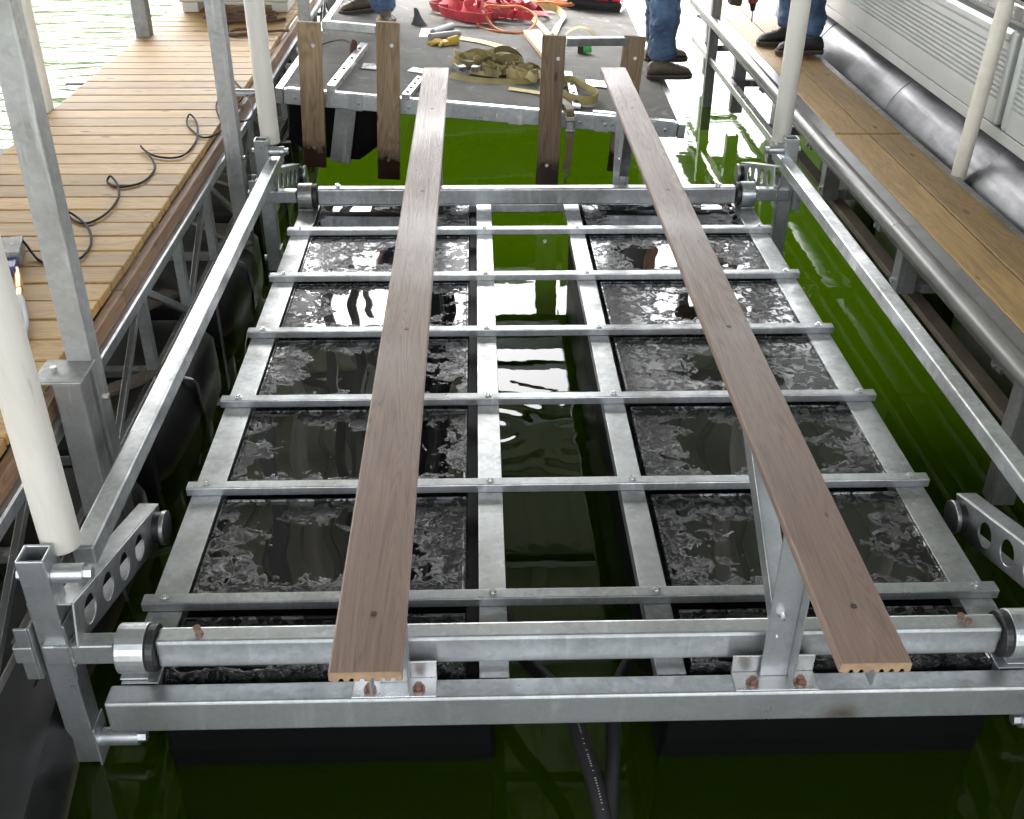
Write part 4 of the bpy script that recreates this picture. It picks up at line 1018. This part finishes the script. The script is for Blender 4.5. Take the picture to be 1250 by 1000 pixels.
# loose loop hanging over the front edge beside the front right upright
sl_ = empty('hanging_strap', on(.3, 4.3, 0), 'khaki ratchet strap looping on deck and hanging over the front edge to a hook', 'strap')
P_ = smooth_path([on(.26, 4.85, .03), on(.36, 4.98, .035), on(.45, 4.82, .035), on(.52, 4.66, .035), on(.47, 4.50, .035), on(.37, 4.5, .035), on(.27, 4.62, .03), on(.2, 4.7, .03)], 8)
MB().ribbon(P_, .055, [Vector((0, .25, 1))]*len(P_), .003).build('webbing', M['tan_web'], sl_)
M['tan_dark'] = web('brown_khaki_webbing', (.15, .115, .05))  # darker brown webbing for the run that hangs over the edge
P_ = smooth_path([on(.24, 4.62, .02), on(.28, 4.45, .03), on(.305, 4.33, .035), on(.31, 4.24, .015), (.31, 4.205, .06), (.305, 4.2, -.06), (.295, 4.2, -.15), (.288, 4.2, -.2)], 8)
MB().ribbon(P_, .05, [Vector((1, .1, 0))]*len(P_), .003).build('webbing', M['tan_dark'], sl_)
mb = MB()
for sx in (-.03, .027): mb.box((.305+sx, 4.165, .05), (.309+sx, 4.19, .16))
mb.cyl((.275, 4.175, .14), (.336, 4.175, .14), .014, n=12).cyl((.275, 4.17, .075), (.336, 4.17, .075), .012, n=12).box((.285, 4.16, .08), (.325, 4.166, .13)); mb.build('buckle', M['galv_dark'], sl_, .001, 1)
MB().tube(smooth_path([(.265, 4.2, -.19), (.31, 4.2, -.19), (.312, 4.2, -.215), (.29, 4.2, -.235), (.288, 4.2, -.27), (.30, 4.2, -.295), (.285, 4.2, -.31), (.272, 4.2, -.29)], 4), .006, 8).build('hook', M['galv_dark'], sl_)
# glove
gl_ = empty('work_glove', on(-.53, 5.8, 0), 'yellow work glove lying palm down left of the khaki straps', 'glove')
mb = MB(); c0 = Vector(on(-.50, 5.84, .02))
def fing(p, q, r0, r1): mb.tube(smooth_path([p, (Vector(p)+Vector(q))/2+Vector((0, 0, .012)), q], 5), [r0+(r1-r0)*k/10 for k in range(11)], 8)
mb.loft([[c0+Vector((u+.038*math.cos(t), v_+.045*math.sin(t)*1.0, h_+.014*math.sin(2*t)*0+.016*math.cos(t*2)*0)) for t in [2*math.pi*k/12 for k in range(12)]] for u, v_, h_ in ((0, 0, -.016), (.0, .0, .012))])
for k, (dx, dy) in enumerate(((-.105, -.085), (-.125, -.045), (-.12, .0), (-.10, .045))):
    fing(c0+Vector((-.02, -.03+.02*k, 0)), c0+Vector((dx, dy, -.006)), .014, .01)
fing(c0+Vector((.0, -.035, 0)), c0+Vector((-.04, -.105, -.006)), .014, .011)
mb.tube([c0+Vector((.02, .01, 0)), c0+Vector((.06, .025, .004)), c0+Vector((.09, .04, .006))], [.032, .034, .038], 12)
mb.build('fabric', M['glove'], gl_)
# paper strip behind the glove, pale tan sling
strap('flat_sling', M['yellow_web'], [on(-.44, 6.08, .008), on(-.25, 6.0, .012), on(-.1, 5.9, .010), on(-.0, 5.83, .008)], [(.3,1,0)]*4, .1, 'flat pale yellow sling stretched behind the khaki strap heap', 'strap')
# two grey pipe offcuts, cone, paper
for a, b, r_, lab in (((-.615, 5.92), (-.40, 6.12), .026, 'front grey pipe offcut pointing left beside the yellow glove'), ((-.60, 6.08), (-.455, 6.36), .026, 'rear grey pipe offcut lying behind its twin near the white sheet')):
    tag(MB().cyl(on(*a, .03), on(*b, .03), r_, n=16).build('pipe_offcut', plain('grey_pipe_'+str(int(a[1]*100)), (.2, .2, .2), .5, .1), None, .003), lab, 'pipe', 'grey pipe offcuts')
tag(MB().loft([[on(-.715+r_*math.cos(t)+dx, 6.42+r_*.8*math.sin(t), h_) for t in [2*math.pi*k/10 for k in range(10)]] for r_, h_, dx in ((.07, .004, 0), (.05, .03, -.005), (.028, .07, -.012), (.02, .11, -.02), (.012, .13, -.026))]).build('caulk_nozzle', plain('dark_grey_cloth', (.06, .06, .065), .8, 0, 20, .3)), 'dark grey cone shaped rag standing at the back left of the carpet', 'rag')
tag(MB().box(on(-.73, 6.02, .002), on(-.5, 6.3, .006)).build('paper_sheet', M['white_sheet']), 'white sheet of paper under the grey pipe offcuts', 'paper')
tag(MB().add([on(-.735, 4.98, .005), on(-.63, 4.95, .005), on(-.60, 5.05, .006), on(-.70, 5.09, .006), on(-.735, 4.98, .008), on(-.63, 4.95, .008), on(-.60, 5.05, .009), on(-.70, 5.09, .009)], [(0,3,2,1),(4,5,6,7),(0,1,5,4),(1,2,6,5),(2,3,7,6),(3,0,4,7)]).build('paper_scrap', M['white_sheet']), 'small torn white paper scrap near the top of the left bunk board', 'paper')
# tape measure
tm = empty('tape_measure', on(.55, 5.93, 0), 'small green tape measure lying under the right crossbar', 'tape measure')
MB().box(on(.50, 5.9, .004), Vector(on(.60, 5.95, .07))).build('case', M['green'], tm, .015, 3)
MB().box(Vector(on(.492, 5.896, .002)), Vector(on(.535, 5.899, .066))).build('black_face', M['rubber'], tm, .01, 2)
# pale board
tag(MB().add([on(*p, h_) for h_ in (.006, .044) for p in ((.10, 6.36), (.23, 6.42), (.36, 5.60), (.22, 5.55))], [(0,3,2,1),(4,5,6,7),(0,1,5,4),(1,2,6,5),(2,3,7,6),(3,0,4,7)]).build('pale_plank', M['tanwood'], None, .004), 'short pale timber offcut lying behind the front right upright', 'plank')
# tool bag
tb = empty('tool_bag', on(.78, 7.75, 0), 'open red and black canvas tool bag at the back of the platform', 'bag')
def bagring(i, h_): return [on(x, y, h_) for x, y in ((.54+i, 7.58+i), (1.02-i, 7.58+i), (1.02-i, 7.95-i), (.54+i, 7.95-i))]
MB().loft([bagring(.0, .004), bagring(-.01, .05), bagring(0, .085)], smooth=False).build('base', M['blackbag'], tb, .012, 3)
MB().loft([bagring(.006, .086), bagring(.012, .2), bagring(.04, .30)], smooth=False).build('body', M['redbag'], tb, .015, 3)
for x in (.62, .76, .9): MB().loft([[on(x+dx, 7.573+i, h_) for dx, i in ((0, 0), (.035, 0), (.035, .012), (0, .012))] for i, h_ in ((0, .09), (.01, .2), (.03, .28))], smooth=False).build('strap', M['blackbag'], tb)
MB().tube(smooth_path([on(.66, 7.68, .29), on(.68, 7.7, .4), on(.78, 7.72, .44), on(.88, 7.7, .4), on(.9, 7.68, .29)], 5), .012, 8).build('handle', M['blackbag'], tb)
MB().tube([on(1.0, 7.52, .02), on(1.05, 7.6, .06), on(1.04, 7.66, .1)], .012, 6).build('buckle', M['bolt'], tb)

# ------------------------------------------------------------------ people
def skinned(name, verts, edges, radii, m, parent, roots=(0,), sub=2, wrinkle=0):
    me = bpy.data.meshes.new(name); inv = wmat(parent).inverted()
    me.from_pydata([tuple(inv @ Vector(v)) for v in verts], edges, []); me.materials.append(m)
    o = link(name, me, parent)
    md = o.modifiers.new('skin', 'SKIN'); md.use_smooth_shade = True; md.branch_smoothing = .4
    sv = me.skin_vertices[0].data
    for i, r in enumerate(radii):
        sv[i].radius = (r, r) if not isinstance(r, tuple) else r; sv[i].use_root = i in roots
    s = o.modifiers.new('sub', 'SUBSURF'); s.levels = sub; s.render_levels = sub
    if wrinkle:
        tx = bpy.data.textures.new(name+'_wrinkle', 'CLOUDS'); tx.noise_scale = .1; tx.noise_depth = 3
        d = o.modifiers.new('disp', 'DISPLACE'); d.texture = tx; d.strength = wrinkle; d.mid_level = .5; d.texture_coords = 'GLOBAL'
    return o
def boot(parent, ankle, toe_dir, m, L=.29, name='boot', high=.17, zs=0):
    a = Vector(ankle); d = Vector(toe_dir).normalized(); s_ = Vector((-d.y, d.x, 0)); z0 = zs
    secs = [(-.095, .028, .08), (-.08, .04, .11), (-.03, .046, .14), (.03, .048, .14), (.08, .05, .112), (.13, .054, .095), (.175, .053, .084), (.205, .043, .072), (.222, .026, .05), (.228, .012, .036)]
    rings = []
    for t, hw, h_ in secs:
        c = Vector((a.x, a.y, z0)) + d*t*L/.29
        rings.append([c + s_*hw*math.cos(q)*(1 if math.sin(q) < .3 else .82) + Vector((0, 0, .024+max(0, (.5+.5*math.sin(q)))**.8*(h_-.024))) for q in [2*math.pi*k/16 for k in range(16)]])
    b = MB().loft(rings).build(name, m, parent)
    r2 = []
    for t, hw, h_ in secs:
        c = Vector((a.x, a.y, z0)) + d*t*1.02*L/.29
        r2.append([c+s_*(hw+.003)+Vector((0,0,.002)), c+s_*(hw+.003)+Vector((0,0,.027)), c-s_*(hw+.003)+Vector((0,0,.027)), c-s_*(hw+.003)+Vector((0,0,.002))])
    MB().loft(r2, smooth=False).build('sole', M['sole'], b, .003)
    r3 = []
    for z, rx, ry, off in ((.10, .052, .043, .0), (.15, .05, .045, -.01), (high, .05, .046, -.012)):
        c = Vector((a.x, a.y, z0+z)) + d*off
        r3.append([c + d*rx*math.cos(q) + s_*ry*math.sin(q) for q in [2*math.pi*k/14 for k in range(14)]])
    MB().loft(r3).build('collar', m, b)
    mb = MB()
    for k in range(4):
        c = Vector((a.x, a.y, z0)) + d*(.04+.022*k); zz = .133-.012*k
        mb.tube([c+s_*.03+Vector((0,0,zz-.02)), c+Vector((0,0,zz+.006)), c-s_*.03+Vector((0,0,zz-.02))], .004, 5)
    mb.build('laces', M['lace'], b)
    wl = MB(); L_ = [Vector((a.x, a.y, z0))+d*t*1.02*L/.29+s_*(hw+.002)+Vector((0, 0, .029)) for t, hw, h_ in secs]; R_ = [Vector((a.x, a.y, z0))+d*t*1.02*L/.29-s_*(hw+.002)+Vector((0, 0, .029)) for t, hw, h_ in secs]
    wl.tube(L_ + R_[::-1] + [L_[0]], .004, 5).build('welt', M['welt'], b)
    tc = MB(); c = Vector((a.x, a.y, z0)) + d*.125
    tc.tube([c + s_*.053*math.cos(q)*(.82 if math.sin(q) > .3 else 1) + Vector((0, 0, .026+.073*max(0, .5+.5*math.sin(q))**.8)) for q in [math.pi*(-.15+1.3*k/14) for k in range(15)]], .003, 5).build('toe_seam', M['sole'], b)
def hand_chain(V, E, Rr, roots, w_, dirn, side, grip=False):
    """five separate fingers rooted in the palm"""
    d = Vector(dirn).normalized(); s_ = Vector(side).normalized(); n = d.cross(s_).normalized()
    for k, (off, ln) in enumerate(((-.03, .072), (-.01, .08), (.01, .075), (.03, .058))):
        p = Vector(w_)+d*.055+s_*off; i = len(V)
        if grip: q = [p, p+d*.03+n*.012, p+d*.04+n*.04, p+d*.015+n*.055]
        else: q = [p, p+d*ln*.5, p+d*ln*.85+n*.01, p+d*ln*1.05+n*.025]
        for j, x in enumerate(q):
            V.append(x); Rr.append((.0095, .0085, .008, .007)[j])
            if j: E.append((i+j-1, i+j))
        roots.append(i)
    i = len(V); p = Vector(w_)+d*.02-s_*.028
    for j, x in enumerate((p, p-s_*.03+d*.025, p-s_*.035+d*.055+n*.012)):
        V.append(x); Rr.append((.012, .01, .008)[j])
        if j: E.append((i+j-1, i+j))
    roots.append(i)
def person(loc, label, J, shirt, shoe, fdir, shoe_name, soles, foot_dirs, grip=(False, False), head_dir=None):
    """J: joint positions in world space"""
    r = empty('person', loc, label, 'person')
    n = {k: i for i, k in enumerate(J)}
    V = [Vector(J[k]) for k in J]
    rad = dict(pelvis=.125, waist=.118, chest=.135, neck=.058, headb=.07, head=.088, crown=.07, shL=.062, shR=.062, elL=.042, elR=.042, wrL=.03, wrR=.03, paL=.036, paR=.036,
               hipL=.09, hipR=.09, knL=.058, knR=.058, anL=.042, anR=.042, ftL=.035, ftR=.035)
    Rr = [rad[k] for k in J]
    E = [(n[a], n[b]) for a, b in (('pelvis','waist'),('waist','chest'),('chest','neck'),('neck','headb'),('headb','head'),('head','crown'),('chest','shL'),('chest','shR'),('shL','elL'),('elL','wrL'),('wrL','paL'),('shR','elR'),('elR','wrR'),('wrR','paR'),('pelvis','hipL'),('pelvis','hipR'),('hipL','knL'),('knL','anL'),('anL','ftL'),('hipR','knR'),('knR','anR'),('anR','ftR'))]
    roots = [n['pelvis']]
    for sfx, s_, g in (('L', 1, grip[0]), ('R', -1, grip[1])):
        d = (V[n['pa'+sfx]]-V[n['wr'+sfx]]).normalized(); sd_ = d.cross(Vector(fdir).cross(d)).normalized()
        hand_chain(V, E, Rr, roots, V[n['wr'+sfx]]+d*.02, d, Vector(fdir).normalized()*-1, g)
    skinned('body', V, E, Rr, M['skin'], r, roots)
    # jeans
    K = ['pelvis','hipL','knL','caL','cuL','hipR','knR','caR','cuR','waist']
    JJ = dict(J)
    for s_ in 'LR':
        JJ['ca'+s_] = Vector(J['kn'+s_]).lerp(Vector(J['an'+s_]), .6); JJ['cu'+s_] = Vector(J['kn'+s_]).lerp(Vector(J['an'+s_]), .98)
    jr = dict(pelvis=.155, hipL=.125, knL=.115, caL=.11, cuL=.108, hipR=.125, knR=.115, caR=.11, cuR=.108, waist=.135)
    ix = {k: i for i, k in enumerate(K)}
    skinned('jeans', [JJ[k] for k in K], [(ix[a], ix[b]) for a, b in (('pelvis','hipL'),('hipL','knL'),('knL','caL'),('caL','cuL'),('pelvis','hipR'),('hipR','knR'),('knR','caR'),('caR','cuR'),('pelvis','waist'))], [jr[k] for k in K], M['denim'], r, (0,), 4, .06)
    # shirt
    K = ['waist','chest','neckb','shL','slL','shR','slR','hem']
    JJ['neckb'] = Vector(J['chest']).lerp(Vector(J['neck']), .6); JJ['hem'] = Vector(J['waist']).lerp(Vector(J['pelvis']), .5)
    for s_ in 'LR': JJ['sl'+s_] = Vector(J['sh'+s_]).lerp(Vector(J['el'+s_]), .75)
    sr = dict(waist=.142, chest=.155, neckb=.085, shL=.08, slL=.068, shR=.08, slR=.068, hem=.15); ix = {k: i for i, k in enumerate(K)}
    skinned('shirt', [JJ[k] for k in K], [(ix[a], ix[b]) for a, b in (('waist','chest'),('chest','neckb'),('chest','shL'),('shL','slL'),('chest','shR'),('shR','slR'),('waist','hem'))], [sr[k] for k in K], shirt, r, (0,), 2, .02)
    # face and hair
    h = Vector(J['head']); upv = (Vector(J['crown'])-Vector(J['headb'])).normalized(); f = Vector(head_dir or fdir); f = (f-upv*f.dot(upv)).normalized(); sd_ = f.cross(upv)
    hb = MB(); 
    rings = []
    for a in range(7):
        t = math.radians(5+a*14); rr_ = .098*math.sin(t)
        rings.append([h+upv*(.015+.105*math.cos(t)) - f*.012 + f*rr_*1.08*math.cos(q)*(1 if math.cos(q) < .3 else .86) + sd_*rr_*.95*math.sin(q) for q in [2*math.pi*k/18 for k in range(18)]])
    hb.loft(rings).build('hair', M['hair'], r)
    fb = MB().loft([[h+f*(.082+dz)+upv*(uy)+sd_*(w2*math.cos(q))+f*.0+upv*.0+f*(w2*.9*math.sin(q)) for q in [2*math.pi*k/8 for k in range(8)]] for uy, dz, w2 in ((.02, -.004, .008), (-.01, .008, .012), (-.028, .016, .015), (-.034, .006, .012))]); fb.build('nose', M['skin'], r)
    eb = MB()
    for q in (-1, 1): eb.sphere(h+f*.079+sd_*q*.032+upv*.016, .011, 10, 6)
    eb.build('eyes', M['eye'], r)
    MB().tube([h+f*.083+sd_*-.024-upv*.056, h+f*.09-upv*.058, h+f*.083+sd_*.024-upv*.056], .006, 6).build('mouth', plain('lips', (.3, .1, .08), .5), r)
    er = MB()
    for q in (-1, 1): er.sphere(h+sd_*q*.092-f*.005-upv*.005, (.012, .02, .03), 8, 6)
    er.build('ears', M['skin'], r)
    for s_, z in zip('LR', soles):
        boot(r, J['an'+s_], foot_dirs['LR'.index(s_)], shoe, .29, shoe_name, .16, z)
    return r
def stance(base, f, anL, anR, zL, zR, lean=.0, arms=None):
    """upright joints; f = facing; ankles given on the ground"""
    f = Vector(f).normalized(); l = Vector((-f.y, f.x, 0)); b = Vector(base)
    def P(fw, lf, z): return tuple(b + f*fw + l*lf + Vector((0, 0, z)))
    a1, a2 = Vector(anL), Vector(anR); a1.z = zL+.1; a2.z = zR+.1
    J = dict(pelvis=P(0, 0, .95), waist=P(.01+lean*.1, 0, 1.08), chest=P(.0+lean*.3, 0, 1.30), neck=P(.0+lean*.45, 0, 1.50), headb=P(.02+lean*.5, 0, 1.58), head=P(.03+lean*.52, 0, 1.66), crown=P(.025+lean*.54, 0, 1.72),
             shL=P(lean*.4, .18, 1.43), elL=P(lean*.3, .25, 1.14), wrL=P(.14+lean*.3, .25, .93), paL=P(.19+lean*.3, .25, .87),
             shR=P(lean*.4, -.18, 1.43), elR=P(lean*.3, -.25, 1.14), wrR=P(.14+lean*.3, -.25, .93), paR=P(.19+lean*.3, -.25, .87),
             hipL=P(0, .09, .90), hipR=P(0, -.09, .90))
    for s_, a in (('L', a1), ('R', a2)):
        h_ = Vector(J['hip'+s_]); k = h_.lerp(a, .5) + f*.03
        J['kn'+s_] = tuple(k); J['an'+s_] = tuple(a); J['ft'+s_] = tuple(a + f*.07 - Vector((0, 0, .045)))
    return J
# man on the right side of the platform (facing right)
zB = pz(1.05, 5.4)
J = stance((1.0, 5.55, zB), (1, .12, 0), (1.09, 5.86, 0), (1.03, 5.33, 0), pz(1.1, 5.86), pz(1.03, 5.33))
person((1.0, 5.55, zB), 'person in faded blue jeans and brown work boots standing at the right platform edge', J, M['shirt_grey'], M['boot'], (1, .12, 0), 'boot', (pz(1.1, 5.86)+.004, pz(1.03, 5.33)+.006), ((1, .05, 0), (1, .05, 0)))
# man at the back left of the platform (facing left)
zA = pz(-1.1, 6.4)
J = stance((-1.08, 6.5, zA), (-1, -.2, 0), (-.95, 6.1, 0), (-1.16, 6.72, 0), pz(-1, 6.1), pz(-1.2, 6.7))
person((-1.08, 6.55, zA), 'person in dark blue jeans and brown boots standing at the back left of the platform', J, M['shirt_navy'], M['boot'], (-1, -.2, 0), 'boot', (pz(-.95, 6.1)+.004, pz(-1.2, 6.7)+.004), ((.1, 1, 0), (-.8, -.5, 0)))
# man bending on the narrow dock with a drill
z0 = .304
J = dict(pelvis=(2.02, 5.22, 1.22), waist=(1.93, 5.22, 1.32), chest=(1.74, 5.22, 1.45), neck=(1.55, 5.22, 1.50), headb=(1.48, 5.22, 1.50), head=(1.41, 5.22, 1.48), crown=(1.36, 5.22, 1.47),
         shL=(1.62, 5.04, 1.42), elL=(1.60, 5.0, 1.12), wrL=(1.64, 5.02, .86), paL=(1.645, 5.03, .79), shR=(1.62, 5.40, 1.42), elR=(1.58, 5.42, 1.12), wrR=(1.60, 5.32, .86), paR=(1.60, 5.31, .79),
         hipL=(2.01, 5.13, 1.17), hipR=(2.01, 5.31, 1.17), knL=(1.955, 5.13, .76), knR=(1.93, 5.36, .76), anL=(2.02, 5.16, .40), anR=(1.95, 5.42, .40), ftL=(1.95, 5.16, .35), ftR=(1.88, 5.42, .35))
person((1.98, 5.25, .3), 'person in blue jeans and dark sneakers bending over the right dock', J, M['shirt_white'], M['sneaker'], (-1, 0, 0), 'sneaker', (z0, z0), ((-1, -.05, 0), (-1, .0, 0)), (True, True), (-.4, 0, -1))
dr_ = empty('cordless_drill', (1.6, 5.28, .62), 'reddish brown cordless drill held nose down above the right dock boards', 'drill')
MB().cyl((1.60, 5.26, .80), (1.622, 5.27, .62), .036, .034, n=16).build('motor_housing', M['drill'], dr_, .004)
MB().cyl((1.622, 5.27, .62), (1.626, 5.272, .565), .024, .014, n=14).build('chuck', M['rubber'], dr_, .002)
MB().cyl((1.626, 5.272, .565), (1.63, 5.275, .49), .0045, n=8).build('drill_bit', M['galv_dark'], dr_)
MB().beam((1.60, 5.26, .75), (1.50, 5.2, .70), .04, .05).build('grip', M['drill'], dr_, .012, 3)
MB().box((1.445, 5.15, .62), (1.525, 5.25, .735), Matrix.Rotation(.15, 3, 'Y')).build('battery', M['sole'], dr_, .01, 3)
